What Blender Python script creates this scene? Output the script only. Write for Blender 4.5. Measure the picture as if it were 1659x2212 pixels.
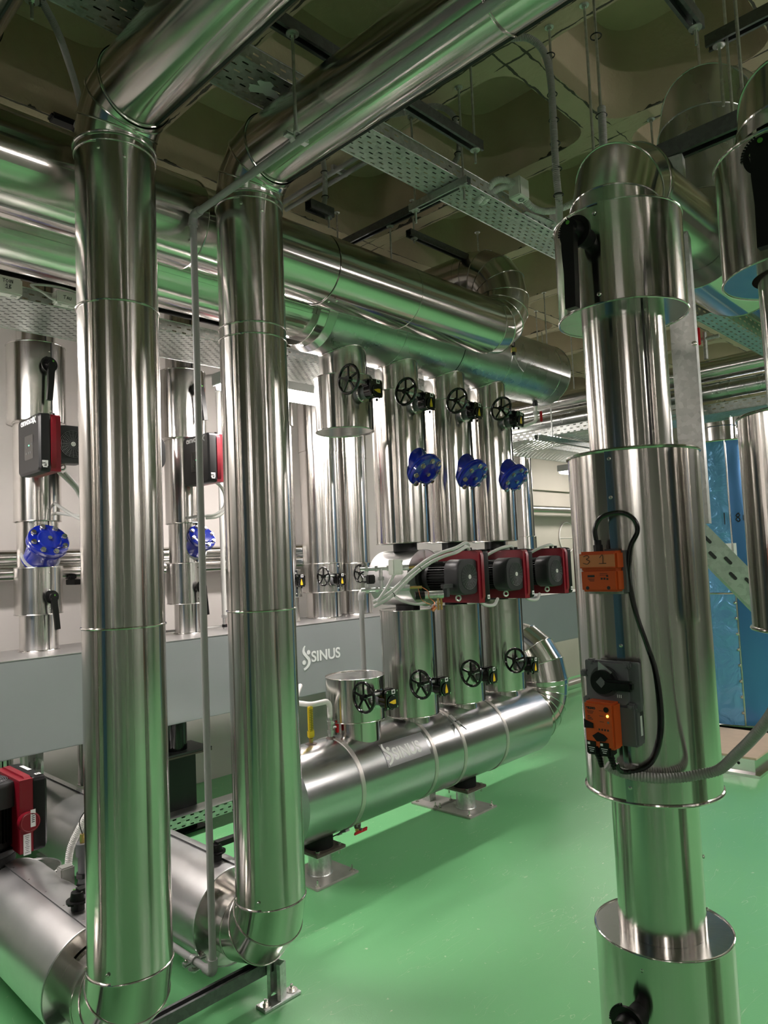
import bpy, bmesh, math, random
from mathutils import Vector as V, Matrix, Quaternion
random.seed(7)
PI = math.pi
S = bpy.context.scene
for o in list(bpy.data.objects): bpy.data.objects.remove(o)
COL = S.collection

# ------------------------------------------------------------------ camera
yaw, pitch, roll, FPX = -0.80068, 0.06606, -0.04339, 1549.0
cy, sy, cp, sp = math.cos(yaw), math.sin(yaw), math.cos(pitch), math.sin(pitch)
fw = V((-sy*cp, cy*cp, sp)); rt = V((cy, sy, 0)); up = rt.cross(fw)
r2 = rt*math.cos(roll) + up*math.sin(roll); u2 = up*math.cos(roll) - rt*math.sin(roll)
cam = bpy.data.cameras.new('camera'); co = bpy.data.objects.new('camera', cam); COL.objects.link(co)
m = Matrix.Identity(4)
for i in range(3):
    m[i][0], m[i][1], m[i][2] = r2[i], u2[i], -fw[i]
m[0][3], m[1][3], m[2][3] = 0.0, 0.0, 1.65
co.matrix_world = m
cam.sensor_fit = 'HORIZONTAL'; cam.sensor_width = 36.0; cam.lens = 36.0*FPX/1659.0
cam.clip_start = 0.02; cam.clip_end = 100
S.camera = co
# ------------------------------------------------------------------ world and exposure
w = bpy.data.worlds.new('world'); S.world = w; w.use_nodes = True
w.node_tree.nodes['Background'].inputs[0].default_value = (0.9, 0.95, 1.0, 1)
w.node_tree.nodes['Background'].inputs[1].default_value = 0.0
S.view_settings.view_transform = 'Standard'; S.view_settings.look = 'None'
S.view_settings.gamma = 1.0; S.view_settings.use_curve_mapping = False
S.view_settings.exposure = 1.85
LAMP_POWER = 26.0

# ------------------------------------------------------------------ materials
MATS = {}
def new_mat(name):
    mt = bpy.data.materials.new(name); mt.use_nodes = True
    nt = mt.node_tree; b = nt.nodes['Principled BSDF']
    MATS[name] = mt
    return mt, nt, b
def N(nt, t, **kw):
    n = nt.nodes.new(t)
    for k, v in kw.items():
        if k in n.inputs: n.inputs[k].default_value = v
        else: setattr(n, k, v)
    return n
def L(nt, a, b): nt.links.new(a, b)
def simple(name, col, rough=0.5, metal=0.0, noise=0.0, scale=20, bump=0.0, coat=0.0, spec=0.5):
    mt, nt, b = new_mat(name)
    b.inputs['Base Color'].default_value = (*col, 1); b.inputs['Roughness'].default_value = rough
    b.inputs['Metallic'].default_value = metal; b.inputs['Coat Weight'].default_value = coat
    b.inputs['Specular IOR Level'].default_value = spec
    if noise or bump:
        tc = N(nt, 'ShaderNodeTexCoord'); nz = N(nt, 'ShaderNodeTexNoise', Scale=scale, Detail=4.0)
        L(nt, tc.outputs['Object'], nz.inputs['Vector'])
        if noise:
            mx = N(nt, 'ShaderNodeMix', data_type='RGBA')
            mx.inputs[6].default_value = (*[c*(1-noise) for c in col], 1)
            mx.inputs[7].default_value = (*[min(1, c*(1+noise)) for c in col], 1)
            L(nt, nz.outputs[0], mx.inputs[0]); L(nt, mx.outputs[2], b.inputs['Base Color'])
        if bump:
            bp = N(nt, 'ShaderNodeBump', Strength=bump, Distance=0.002)
            L(nt, nz.outputs[0], bp.inputs['Height']); L(nt, bp.outputs[0], b.inputs['Normal'])
    return mt
def alu(name, col, rough, aniso, wave, streak, grain=0.0):
    """rolled aluminium cladding sheet: fine lines along the pipe, gentle dents"""
    mt, nt, b = new_mat(name)
    b.inputs['Metallic'].default_value = 1.0
    uv = N(nt, 'ShaderNodeUVMap', uv_map='UVMap')
    m1 = N(nt, 'ShaderNodeMapping'); m1.inputs['Scale'].default_value = (60, 0.12, 1)
    m2 = N(nt, 'ShaderNodeMapping'); m2.inputs['Scale'].default_value = (17, 0.16, 1)
    n1 = N(nt, 'ShaderNodeTexNoise', Scale=1.0, Detail=3.0); n2 = N(nt, 'ShaderNodeTexNoise', Scale=1.0, Detail=2.0)
    for a, c in ((m1, n1), (m2, n2)):
        L(nt, uv.outputs[0], a.inputs[0]); L(nt, a.outputs[0], c.inputs['Vector'])
    b1 = N(nt, 'ShaderNodeBump', Strength=streak, Distance=0.0006)
    b2 = N(nt, 'ShaderNodeBump', Strength=wave, Distance=0.006)
    L(nt, n2.outputs[0], b2.inputs['Height']); L(nt, n1.outputs[0], b1.inputs['Height'])
    L(nt, b2.outputs[0], b1.inputs['Normal']); L(nt, b1.outputs[0], b.inputs['Normal'])
    mr = N(nt, 'ShaderNodeMapRange'); mr.inputs[3].default_value = rough*0.75; mr.inputs[4].default_value = rough*1.3
    n3 = N(nt, 'ShaderNodeTexNoise', Scale=5.0, Detail=5.0); L(nt, uv.outputs[0], n3.inputs['Vector'])
    L(nt, n3.outputs[0], mr.inputs[0]); L(nt, mr.outputs[0], b.inputs['Roughness'])
    cr = N(nt, 'ShaderNodeMix', data_type='RGBA')
    cr.inputs[6].default_value = (*[c*0.88 for c in col], 1); cr.inputs[7].default_value = (*col, 1)
    src = n1
    if grain:
        src = N(nt, 'ShaderNodeTexNoise', Scale=grain, Detail=6.0); L(nt, uv.outputs[0], src.inputs['Vector'])
    L(nt, src.outputs[0], cr.inputs[0]); L(nt, cr.outputs[2], b.inputs['Base Color'])
    b.inputs['Anisotropic'].default_value = aniso; b.inputs['Anisotropic Rotation'].default_value = 0.25
    tg = N(nt, 'ShaderNodeTangent', direction_type='UV_MAP', uv_map='UVMap')
    L(nt, tg.outputs[0], b.inputs['Tangent'])
    return mt
alu('alu', (0.60, 0.58, 0.545), 0.16, 0.84, 0.24, 0.5)
alu('alu_far', (0.64, 0.625, 0.60), 0.20, 0.80, 0.20, 0.28)
alu('alu_matt', (0.74, 0.73, 0.735), 0.34, 0.3, 0.10, 0.1, 14)
alu('alu_header', (0.62, 0.62, 0.635), 0.235, 0.0, 0.03, 0.06, 90)
simple('band', (0.62, 0.585, 0.56), 0.4, 0.85)
alu('alu_plate', (0.68, 0.67, 0.65), 0.17, 0.0, 0.06, 0.1)
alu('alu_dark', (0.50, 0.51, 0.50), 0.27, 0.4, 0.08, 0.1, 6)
def galv(name, col, rough):
    mt, nt, b = new_mat(name)
    tc = N(nt, 'ShaderNodeTexCoord'); vo = N(nt, 'ShaderNodeTexVoronoi', Scale=70.0); nz = N(nt, 'ShaderNodeTexNoise', Scale=9.0, Detail=5.0)
    L(nt, tc.outputs['Object'], vo.inputs['Vector']); L(nt, tc.outputs['Object'], nz.inputs['Vector'])
    ad = N(nt, 'ShaderNodeMath', operation='MULTIPLY'); L(nt, vo.outputs['Color'], ad.inputs[0]); L(nt, nz.outputs[0], ad.inputs[1])
    mx = N(nt, 'ShaderNodeMix', data_type='RGBA'); mx.inputs[6].default_value = (*[c*0.72 for c in col], 1); mx.inputs[7].default_value = (*[min(1, c*1.3) for c in col], 1)
    L(nt, ad.outputs[0], mx.inputs[0]); L(nt, mx.outputs[2], b.inputs['Base Color'])
    b.inputs['Metallic'].default_value = 0.85; b.inputs['Roughness'].default_value = rough
    return mt, nt, b
galv('galv', (0.55, 0.56, 0.55), 0.42)
galv('strut', (0.16, 0.165, 0.165), 0.45)
galv('zinc', (0.66, 0.67, 0.66), 0.32)
mt, nt, b = galv('tray', (0.56, 0.58, 0.56), 0.42)
# perforation slots cut through the tray sheet
uv = N(nt, 'ShaderNodeUVMap', uv_map='UVMap'); sx = N(nt, 'ShaderNodeSeparateXYZ'); L(nt, uv.outputs[0], sx.inputs[0])
def MA(op, a, b_=None, c=None):
    n = nt.nodes.new('ShaderNodeMath'); n.operation = op
    for i, v in enumerate((a, b_, c)):
        if v is None: continue
        if isinstance(v, (int, float)): n.inputs[i].default_value = v
        else: nt.links.new(v, n.inputs[i])
    return n.outputs[0]
PU, PV, LEN, WID = 0.060, 0.026, 0.026, 0.0075
rv = MA('DIVIDE', sx.outputs[1], PV); row = MA('FLOOR', rv)
uu = MA('SUBTRACT', MA('FRACT', MA('ADD', MA('DIVIDE', sx.outputs[0], PU), MA('MULTIPLY', row, 0.5))), 0.5)
vv = MA('MULTIPLY', MA('SUBTRACT', MA('FRACT', rv), 0.5), PV)
du = MA('MAXIMUM', MA('SUBTRACT', MA('ABSOLUTE', MA('MULTIPLY', uu, PU)), (LEN-WID)/2), 0.0)
dd = MA('SQRT', MA('ADD', MA('MULTIPLY', du, du), MA('MULTIPLY', vv, vv)))
al = MA('GREATER_THAN', dd, WID/2)
L(nt, al, b.inputs['Alpha'])

simple('steel_paint', (0.30, 0.32, 0.33), 0.33, 0.0, 0.06, 3, coat=0.15)
simple('black_steel', (0.007, 0.007, 0.008), 0.4, spec=.35)
simple('grey_plastic', (0.30, 0.30, 0.295), 0.45)
simple('light_plastic', (0.62, 0.62, 0.58), 0.4)
simple('white_plastic', (0.72, 0.70, 0.68), 0.4)
simple('black_plastic', (0.004, 0.004, 0.004), 0.36, spec=.3)
simple('black_gloss', (0.003, 0.003, 0.0032), 0.14, coat=0.3)
simple('black_matt', (0.006, 0.006, 0.006), 0.6, spec=.3)
simple('rubber', (0.005, 0.005, 0.005), 0.7, spec=.25)
simple('graphite', (0.024, 0.024, 0.026), 0.42, spec=.4)
simple('box_black', (0.011, 0.011, 0.012), 0.42, spec=.35)
simple('grille', (0.075, 0.075, 0.08), 0.45)
simple('red_plastic', (0.20, 0.004, 0.014), 0.35)
simple('red_handle', (0.55, 0.01, 0.02), 0.35)
simple('blue_paint', (0.004, 0.014, 0.24), 0.14, coat=0.6)
simple('orange', (0.50, 0.072, 0.010), 0.4)
simple('tape', (0.50, 0.17, 0.06), 0.5)
simple('yellow', (0.90, 0.55, 0.02), 0.45)
simple('yellow_dark', (0.75, 0.55, 0.03), 0.4, 0.3)
simple('white_ink', (0.85, 0.86, 0.87), 0.5)
simple('label', (0.78, 0.78, 0.78), 0.5)
simple('ink', (0.01, 0.01, 0.012), 0.6)
simple('bolt', (0.62, 0.60, 0.56), 0.25, 1.0)
simple('brass', (0.62, 0.43, 0.16), 0.3, 1.0)
simple('copper', (0.55, 0.20, 0.10), 0.35, 1.0)
simple('cast_grey', (0.11, 0.113, 0.118), 0.5)
simple('housing', (0.42, 0.43, 0.42), 0.5)
simple('flex_grey', (0.27, 0.27, 0.25), 0.5)
simple('flex_light', (0.48, 0.48, 0.46), 0.5)
simple('plate_rust', (0.46, 0.43, 0.41), 0.42, 0.55, 0.25, 14)
simple('brown_plate', (0.10, 0.075, 0.065), 0.55, 0.2, 0.2, 20)
simple('wood', (0.55, 0.42, 0.31), 0.6, 0, 0.12, 12)
simple('green_dot', (0.05, 0.22, 0.015), 0.5)
simple('grey_dark', (0.035, 0.036, 0.038), 0.5)
simple('sticker', (0.40, 0.395, 0.41), 0.36, 0.85)
simple('sticker_ink', (0.82, 0.81, 0.81), 0.5)
simple('black_foam', (0.014, 0.014, 0.013), 0.33, 0, 0.3, 60, 0.6)
simple('caulk', (0.35, 0.36, 0.36), 0.6, 0.4, 0.3, 60, 0.8)
def emit(name, col, st):
    mt, nt, b = new_mat(name)
    b.inputs['Base Color'].default_value = (*col, 1)
    b.inputs['Emission Color'].default_value = (*col, 1); b.inputs['Emission Strength'].default_value = st
emit('lamp_glow', (1.0, 0.93, 0.885), LAMP_POWER)
emit('lamp_glow_dim', (1.0, 0.93, 0.885), LAMP_POWER*.30)
emit('led_yellow', (1.0, 0.75, 0.05), 2.0)
emit('led_green', (0.1, 1.0, 0.4), 1.5)
# blue protective film
simple('blue_film_shaded', (0.012, 0.06, 0.11), 0.4)  # same film with dim light put into its colour, for the rear tank
mt, nt, b = new_mat('blue_film')
b.inputs['Base Color'].default_value = (0.06, 0.19, 0.41, 1); b.inputs['Metallic'].default_value = 0.5; b.inputs['Roughness'].default_value = 0.2
mt, nt, b = new_mat('blue_foil')
b.inputs['Base Color'].default_value = (0.16, 0.41, 0.70, 1); b.inputs['Metallic'].default_value = 0.5; b.inputs['Roughness'].default_value = 0.22
tc = N(nt, 'ShaderNodeTexCoord'); nz = N(nt, 'ShaderNodeTexNoise', Scale=7.0, Detail=4.0, Distortion=0.9); bp = N(nt, 'ShaderNodeBump', Strength=0.8, Distance=0.03)
L(nt, tc.outputs['Object'], nz.inputs['Vector']); L(nt, nz.outputs[0], bp.inputs['Height']); L(nt, bp.outputs[0], b.inputs['Normal'])
# green epoxy floor with scuffs and scratches
mt, nt, b = new_mat('floor_green')
tc = N(nt, 'ShaderNodeTexCoord')
n1 = N(nt, 'ShaderNodeTexNoise', Scale=0.9, Detail=6.0); n2 = N(nt, 'ShaderNodeTexNoise', Scale=26.0, Detail=6.0)
mp = N(nt, 'ShaderNodeMapping'); mp.inputs['Scale'].default_value = (1.1, 6.0, 1); mp.inputs['Rotation'].default_value = (0, 0, 0.9)
n3 = N(nt, 'ShaderNodeTexNoise', Scale=2.2, Detail=3.0, Distortion=0.6)
for a in (n1, n2): L(nt, tc.outputs['Object'], a.inputs['Vector'])
L(nt, tc.outputs['Object'], mp.inputs[0]); L(nt, mp.outputs[0], n3.inputs['Vector'])
c1 = N(nt, 'ShaderNodeMix', data_type='RGBA'); c1.inputs[6].default_value = (0.150, 0.450, 0.185, 1); c1.inputs[7].default_value = (0.205, 0.530, 0.240, 1)
L(nt, n1.outputs[0], c1.inputs[0])
sc = N(nt, 'ShaderNodeMapRange', interpolation_type='LINEAR'); sc.inputs[1].default_value = 0.700; sc.inputs[2].default_value = 0.74
L(nt, n2.outputs[0], sc.inputs[0])
sa = MA('ABSOLUTE', MA('SUBTRACT', n3.outputs[0], 0.5)); sl = MA('LESS_THAN', sa, 0.0022)
n4 = N(nt, 'ShaderNodeTexNoise', Scale=3.1, Detail=2.0); L(nt, tc.outputs['Object'], n4.inputs['Vector'])
sl = MA('MULTIPLY', sl, MA('GREATER_THAN', n4.outputs[0], 0.52))
mk = MA('MAXIMUM', sc.outputs[0], MA('MULTIPLY', sl, 0.45))
c2 = N(nt, 'ShaderNodeMix', data_type='RGBA'); c2.inputs[7].default_value = (0.55, 0.66, 0.47, 1)
L(nt, mk, c2.inputs[0]); L(nt, c1.outputs[2], c2.inputs[6]); L(nt, c2.outputs[2], b.inputs['Base Color'])
n5 = N(nt, 'ShaderNodeTexNoise', Scale=160.0, Detail=3.0); L(nt, tc.outputs['Object'], n5.inputs['Vector'])
bp = N(nt, 'ShaderNodeBump', Strength=0.22, Distance=0.0016); L(nt, n5.outputs[0], bp.inputs['Height']); L(nt, bp.outputs[0], b.inputs['Normal'])
mr = N(nt, 'ShaderNodeMapRange'); mr.inputs[3].default_value = 0.24; mr.inputs[4].default_value = 0.42
L(nt, n1.outputs[0], mr.inputs[0]); L(nt, mr.outputs[0], b.inputs['Roughness'])
# raw concrete ceiling
mt, nt, b = new_mat('concrete')
tc = N(nt, 'ShaderNodeTexCoord'); n1 = N(nt, 'ShaderNodeTexNoise', Scale=2.2, Detail=8.0); n2 = N(nt, 'ShaderNodeTexNoise', Scale=45.0, Detail=6.0)
for a in (n1, n2): L(nt, tc.outputs['Object'], a.inputs['Vector'])
c1 = N(nt, 'ShaderNodeMix', data_type='RGBA'); c1.inputs[6].default_value = (0.30, 0.245, 0.16, 1); c1.inputs[7].default_value = (0.54, 0.45, 0.315, 1)
L(nt, n1.outputs[0], c1.inputs[0])
sx = N(nt, 'ShaderNodeSeparateXYZ'); L(nt, tc.outputs['Object'], sx.inputs[0])
nd = N(nt, 'ShaderNodeTexNoise', Scale=14.0, Detail=5.0); L(nt, tc.outputs['Object'], nd.inputs['Vector'])
wob = MA('MULTIPLY', MA('SUBTRACT', nd.outputs[0], 0.5), 0.026)
nb = N(nt, 'ShaderNodeTexNoise', Scale=5.0, Detail=2.0); L(nt, tc.outputs['Object'], nb.inputs['Vector'])
wid = MA('MULTIPLY', MA('MAXIMUM', MA('SUBTRACT', nb.outputs[0], 0.38), 0.0), 0.030)
def seam(out, off):
    t = MA('MODULO', MA('ADD', MA('ADD', out, 90.0-off), wob), 0.9)
    return MA('LESS_THAN', MA('ABSOLUTE', MA('SUBTRACT', t, 0.45)), wid)
cr = MA('MAXIMUM', MA('MAXIMUM', seam(sx.outputs[0], 2.55-0.45), seam(sx.outputs[0], 2.655-0.45)), MA('MAXIMUM', seam(sx.outputs[1], 1.585-0.45), seam(sx.outputs[1], 1.695-0.45)))
low = MA('LESS_THAN', sx.outputs[2], 3.87)
cr = MA('MULTIPLY', MA('MULTIPLY', cr, low), 0.95)
c2 = N(nt, 'ShaderNodeMix', data_type='RGBA'); c2.inputs[7].default_value = (0.035, 0.032, 0.025, 1)
L(nt, cr, c2.inputs[0]); L(nt, c1.outputs[2], c2.inputs[6]); L(nt, c2.outputs[2], b.inputs['Base Color'])
bp = N(nt, 'ShaderNodeBump', Strength=0.5, Distance=0.006); L(nt, n2.outputs[0], bp.inputs['Height']); L(nt, bp.outputs[0], b.inputs['Normal'])
b.inputs['Roughness'].default_value = 0.85
# painted walls
simple('wall_paint', (0.64, 0.60, 0.575), 0.7, 0, 0.03, 1.5, 0.03)
simple('wall_grey', (0.20, 0.195, 0.185), 0.8, 0, 0.2, 1.2, 0.1)
simple('wall_concrete', (0.44, 0.41, 0.35), 0.8, 0, 0.18, 1.6, 0.25)

# ------------------------------------------------------------------ mesh building
class MB:
    def __init__(s): s.v = []; s.f = []; s.uv = []; s.mi = []; s.sm = []; s.mats = []
    def mid(s, mat):
        if mat not in s.mats: s.mats.append(mat)
        return s.mats.index(mat)
    def add(s, verts, faces, mat, uvs=None, smooth=True):
        o = len(s.v); k = s.mid(mat); s.v += [V(a) for a in verts]
        for i, f in enumerate(faces):
            s.f.append([o+j for j in f]); s.mi.append(k); s.sm.append(smooth)
            if uvs: s.uv.append(uvs[i])
            else:
                p = [V(verts[j]) for j in f]; n = (p[1]-p[0]).cross(p[2]-p[0])
                ax = max(range(3), key=lambda q: abs(n[q])); ij = [(1, 2), (0, 2), (0, 1)][ax]
                s.uv.append([(q[ij[0]], q[ij[1]]) for q in p])
    def build(s, name, parent=None, loc=(0, 0, 0), angle=35, world=False):
        """verts are in the parent's space unless world=True (then shifted by the parent's location)"""
        me = bpy.data.meshes.new(name); off = V((0, 0, 0))
        if world and parent is not None:
            off = V(parent.location) if parent.parent is None else V(parent.parent.location)+V(parent.location)
        me.from_pydata([tuple(a-off-V(loc)) for a in s.v], [], s.f)
        ul = me.uv_layers.new(name='UVMap'); i = 0
        for u in s.uv:
            for q in u: ul.data[i].uv = q; i += 1
        for p, k, sm in zip(me.polygons, s.mi, s.sm): p.material_index = k; p.use_smooth = sm
        for a in s.mats: me.materials.append(MATS[a])
        me.set_sharp_from_angle(angle=math.radians(angle)); me.update()
        o = bpy.data.objects.new(name, me); COL.objects.link(o); o.location = loc
        if parent is not None: o.parent = parent
        return o
def frame(d):
    d = V(d).normalized()
    if abs(d.z) > 0.9: e1 = V((1, 0, 0))
    elif abs(d.x) > 0.9: e1 = V((0, 1, 0))
    else: e1 = V((1, 0, 0)) if abs(d.y) > 0.9 else d.cross(V((0, 0, 1))).normalized()
    e1 = (e1-d*e1.dot(d)).normalized(); e2 = d.cross(e1)
    return e1, e2, d
def lathe(mb, org, d, prof, mat, n=40, smooth=True, uo=0.0):
    """prof: list of (radius, height along d)"""
    e1, e2, d = frame(d); org = V(org); vs = []; fs = []; us = []; s = 0; ss = [0]
    for i in range(1, len(prof)):
        s += math.hypot(prof[i][0]-prof[i-1][0], prof[i][1]-prof[i-1][1]); ss.append(s)
    R = max(p[0] for p in prof)
    for r, h in prof:
        for k in range(n):
            a = 2*PI*k/n; vs.append(org+d*h+(e1*math.cos(a)+e2*math.sin(a))*r)
    for i in range(len(prof)-1):
        for k in range(n):
            k2 = (k+1) % n; fs.append([i*n+k, i*n+k2, (i+1)*n+k2, (i+1)*n+k])
            a0, a1 = 2*PI*k/n*R+uo, 2*PI*(k+1)/n*R+uo
            us.append([(a0, ss[i]+uo), (a1, ss[i]+uo), (a1, ss[i+1]+uo), (a0, ss[i+1]+uo)])
    mb.add(vs, fs, mat, us, smooth)
def cyl(mb, p0, p1, r, mat, n=20, r1=None, cap=True):
    p0, p1 = V(p0), V(p1); h = (p1-p0).length; r1 = r if r1 is None else r1
    pr = [(r, 0), (r1, h)]
    if cap: pr = [(0.0001, 0)]+pr+[(0.0001, h)]
    lathe(mb, p0, p1-p0, pr, mat, n)
def torus(mb, c, d, R, r, mat, n=40, k=8):
    prof = [(R+r*math.cos(2*PI*i/k), r*math.sin(2*PI*i/k)) for i in range(k+1)]
    lathe(mb, c, d, prof, mat, n)
def box(mb, c, s, mat, rot=None, bev=0.0):
    """box at centre c with full sizes s; rot = 3 axes or None"""
    c = V(c); ax = rot or (V((1, 0, 0)), V((0, 1, 0)), V((0, 0, 1))); hx, hy, hz = s[0]/2, s[1]/2, s[2]/2
    if bev <= 0:
        vs = [c+ax[0]*(x*hx)+ax[1]*(y*hy)+ax[2]*(z*hz) for x in (-1, 1) for y in (-1, 1) for z in (-1, 1)]
        mb.add(vs, [(0, 1, 3, 2), (4, 6, 7, 5), (0, 4, 5, 1), (2, 3, 7, 6), (0, 2, 6, 4), (1, 5, 7, 3)], mat, None, False)
        return
    bm = bmesh.new(); bmesh.ops.create_cube(bm, size=1.0)
    for v in bm.verts: v.co = V((v.co.x*s[0], v.co.y*s[1], v.co.z*s[2]))
    bmesh.ops.bevel(bm, geom=bm.edges[:], offset=bev, segments=2, affect='EDGES')
    bm.verts.index_update()
    mb.add([c+ax[0]*v.co.x+ax[1]*v.co.y+ax[2]*v.co.z for v in bm.verts], [[v.index for v in f.verts] for f in bm.faces], mat, None, True)
    bm.free()
def prism(mb, poly, org, ex, ey, ez, t0, t1, mat, smooth=False):
    """2-D outline (x, y) along ex, ey extruded from t0 to t1 along ez"""
    org, ex, ey, ez = V(org), V(ex), V(ey), V(ez); n = len(poly)
    vs = [org+ex*x+ey*y+ez*t for t in (t0, t1) for x, y in poly]
    flip = ex.cross(ey).dot(ez)*(t1-t0) < 0
    fs = [list(range(n))[::-1], list(range(n, 2*n))]+[[i, (i+1) % n, n+(i+1) % n, n+i] for i in range(n)]
    if flip: fs = [f[::-1] for f in fs]
    mb.add(vs, fs, mat, None, smooth)
def rrect(w, h, r, k=5):
    out = []
    for cx, cy_, a0 in ((w/2-r, h/2-r, 0), (-w/2+r, h/2-r, 90), (-w/2+r, -h/2+r, 180), (w/2-r, -h/2+r, 270)):
        for i in range(k+1):
            a = math.radians(a0+90*i/k); out.append((cx+r*math.cos(a), cy_+r*math.sin(a)))
    return out
def smooth_path(pts, k=8):
    """Catmull-Rom through pts"""
    P = [V(p) for p in pts]; P = [P[0]*2-P[1]]+P+[P[-1]*2-P[-2]]; out = []
    for i in range(1, len(P)-2):
        a, b_, c, d = P[i-1:i+3]
        for j in range(k):
            t = j/k
            out.append(0.5*((2*b_)+(c-a)*t+(2*a-5*b_+4*c-d)*t*t+(3*b_-a-3*c+d)*t**3))
    out.append(P[-2]); return out
def tube(mb, path, r, mat, n=10, cap=True, rib=0.0, pitch=0.008):
    P = [V(p) for p in path]
    if rib:
        seg = []; tot = 0
        for i in range(len(P)-1): seg.append((P[i+1]-P[i]).length)
        tot = sum(seg); cnt = int(tot/(pitch/2)); Q = []; i = 0; acc = 0
        for k in range(cnt+1):
            s = tot*k/cnt
            while i < len(seg)-1 and acc+seg[i] < s: acc += seg[i]; i += 1
            Q.append(P[i].lerp(P[i+1], min(1, (s-acc)/max(seg[i], 1e-9))))
        P = Q
    T = [(P[min(i+1, len(P)-1)]-P[max(i-1, 0)]).normalized() for i in range(len(P))]
    e1, e2, _ = frame(T[0]); vs = []; fs = []; us = []; s = 0
    for i, p in enumerate(P):
        if i:
            s += (p-P[i-1]).length
            q = T[i-1].rotation_difference(T[i]); e1 = q @ e1; e2 = q @ e2
        rr = r*(1+(rib if (i % 2) else -rib))
        for k in range(n):
            a = 2*PI*k/n; vs.append(p+(e1*math.cos(a)+e2*math.sin(a))*rr)
        if i:
            for k in range(n):
                k2 = (k+1) % n; o = (i-1)*n
                fs.append([o+k, o+k2, o+n+k2, o+n+k])
                us.append([(2*PI*k/n*r, s), (2*PI*(k+1)/n*r, s), (2*PI*(k+1)/n*r, s), (2*PI*k/n*r, s)])
    mb.add(vs, fs, mat, us)
    if cap:
        o = len(vs); mb.add(vs[:n], [list(range(n))[::-1]], mat, None, False); mb.add(vs[-n:], [list(range(n))], mat, None, False)
def bend_path(pts, R, k=6):
    """polyline with rounded corners"""
    P = [V(p) for p in pts]; out = [P[0]]
    for i in range(1, len(P)-1):
        a = (P[i-1]-P[i]).normalized(); c = (P[i+1]-P[i]).normalized(); ang = a.angle(c); t = R/math.tan(ang/2)
        s, e = P[i]+a*t, P[i]+c*t; mid = P[i]+(a+c).normalized()*(R/math.sin(ang/2))
        for j in range(k+1):
            v = (s-mid).lerp(e-mid, j/k); out.append(mid+v.normalized()*R)
    out.append(P[-1]); return out
def clad(mb, p0, p1, r, mat='alu', seam=0.0, n=72, lap=0.0022, bead0=0, bead1=0, cap0=None, cap1=None, capmat=None):
    """sheet metal jacket: rolled sheet with a lap seam at angle seam; bead = rolled edge radius; cap = inner radius of a flat end collar"""
    p0, p1 = V(p0), V(p1); e1, e2, d = frame(p1-p0); h = (p1-p0).length
    FL = max(.0032, r*.016); uo = random.random()*50; vs = []; fs = []; us = []
    for i in range(2):
        for k in range(n+1):
            a = seam+2*PI*k/n; rr = r+lap*(1-k/n)*0.5+FL*(math.exp(-(2*PI*k/n/.24)**2)-.9*math.exp(-(2*PI*(1-k/n)/.16)**2)*.6)
            vs.append(p0+d*(h*i)+(e1*math.cos(a)+e2*math.sin(a))*rr)
    for k in range(n):
        fs.append([k, k+1, n+1+k+1, n+1+k]); a0, a1 = 2*PI*k/n*r+uo, 2*PI*(k+1)/n*r+uo
        us.append([(a0, uo), (a1, uo), (a1, uo+h), (a0, uo+h)])
    mb.add(vs, fs, mat, us)
    # raw edge of the overlapping sheet, dark grey in place of the gap's shadow
    a = seam; o = e1*math.cos(a)+e2*math.sin(a); tn = -e1*math.sin(a)+e2*math.cos(a); w = 0.0012
    ro, ri = r+FL+lap*.5, r-FL*.54
    q = [p0+o*ro-tn*w, p1+o*ro-tn*w, p1+o*ri-tn*w, p0+o*ri-tn*w, p0+o*ro, p1+o*ro]
    mb.add(q, [(0, 1, 2, 3)], 'grey_dark', None, False); mb.add(q, [(0, 4, 5, 1)], mat, None, False)
    if bead0: torus(mb, p0, d, r+0.001, bead0, mat, n, 8)
    if bead1: torus(mb, p1, d, r+0.001, bead1, mat, n, 8)
    cm = capmat or ('alu_plate' if mat != 'alu_far' else 'alu_far')
    if cap0 is not None: lathe(mb, p0, d, [(r, 0.0005), (max(cap0, 0.0005), 0.0005)], cm, n, uo=uo)
    if cap1 is not None: lathe(mb, p1, d, [(max(cap1, 0.0005), -0.0005), (r, -0.0005)], cm, n, uo=uo)
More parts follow.
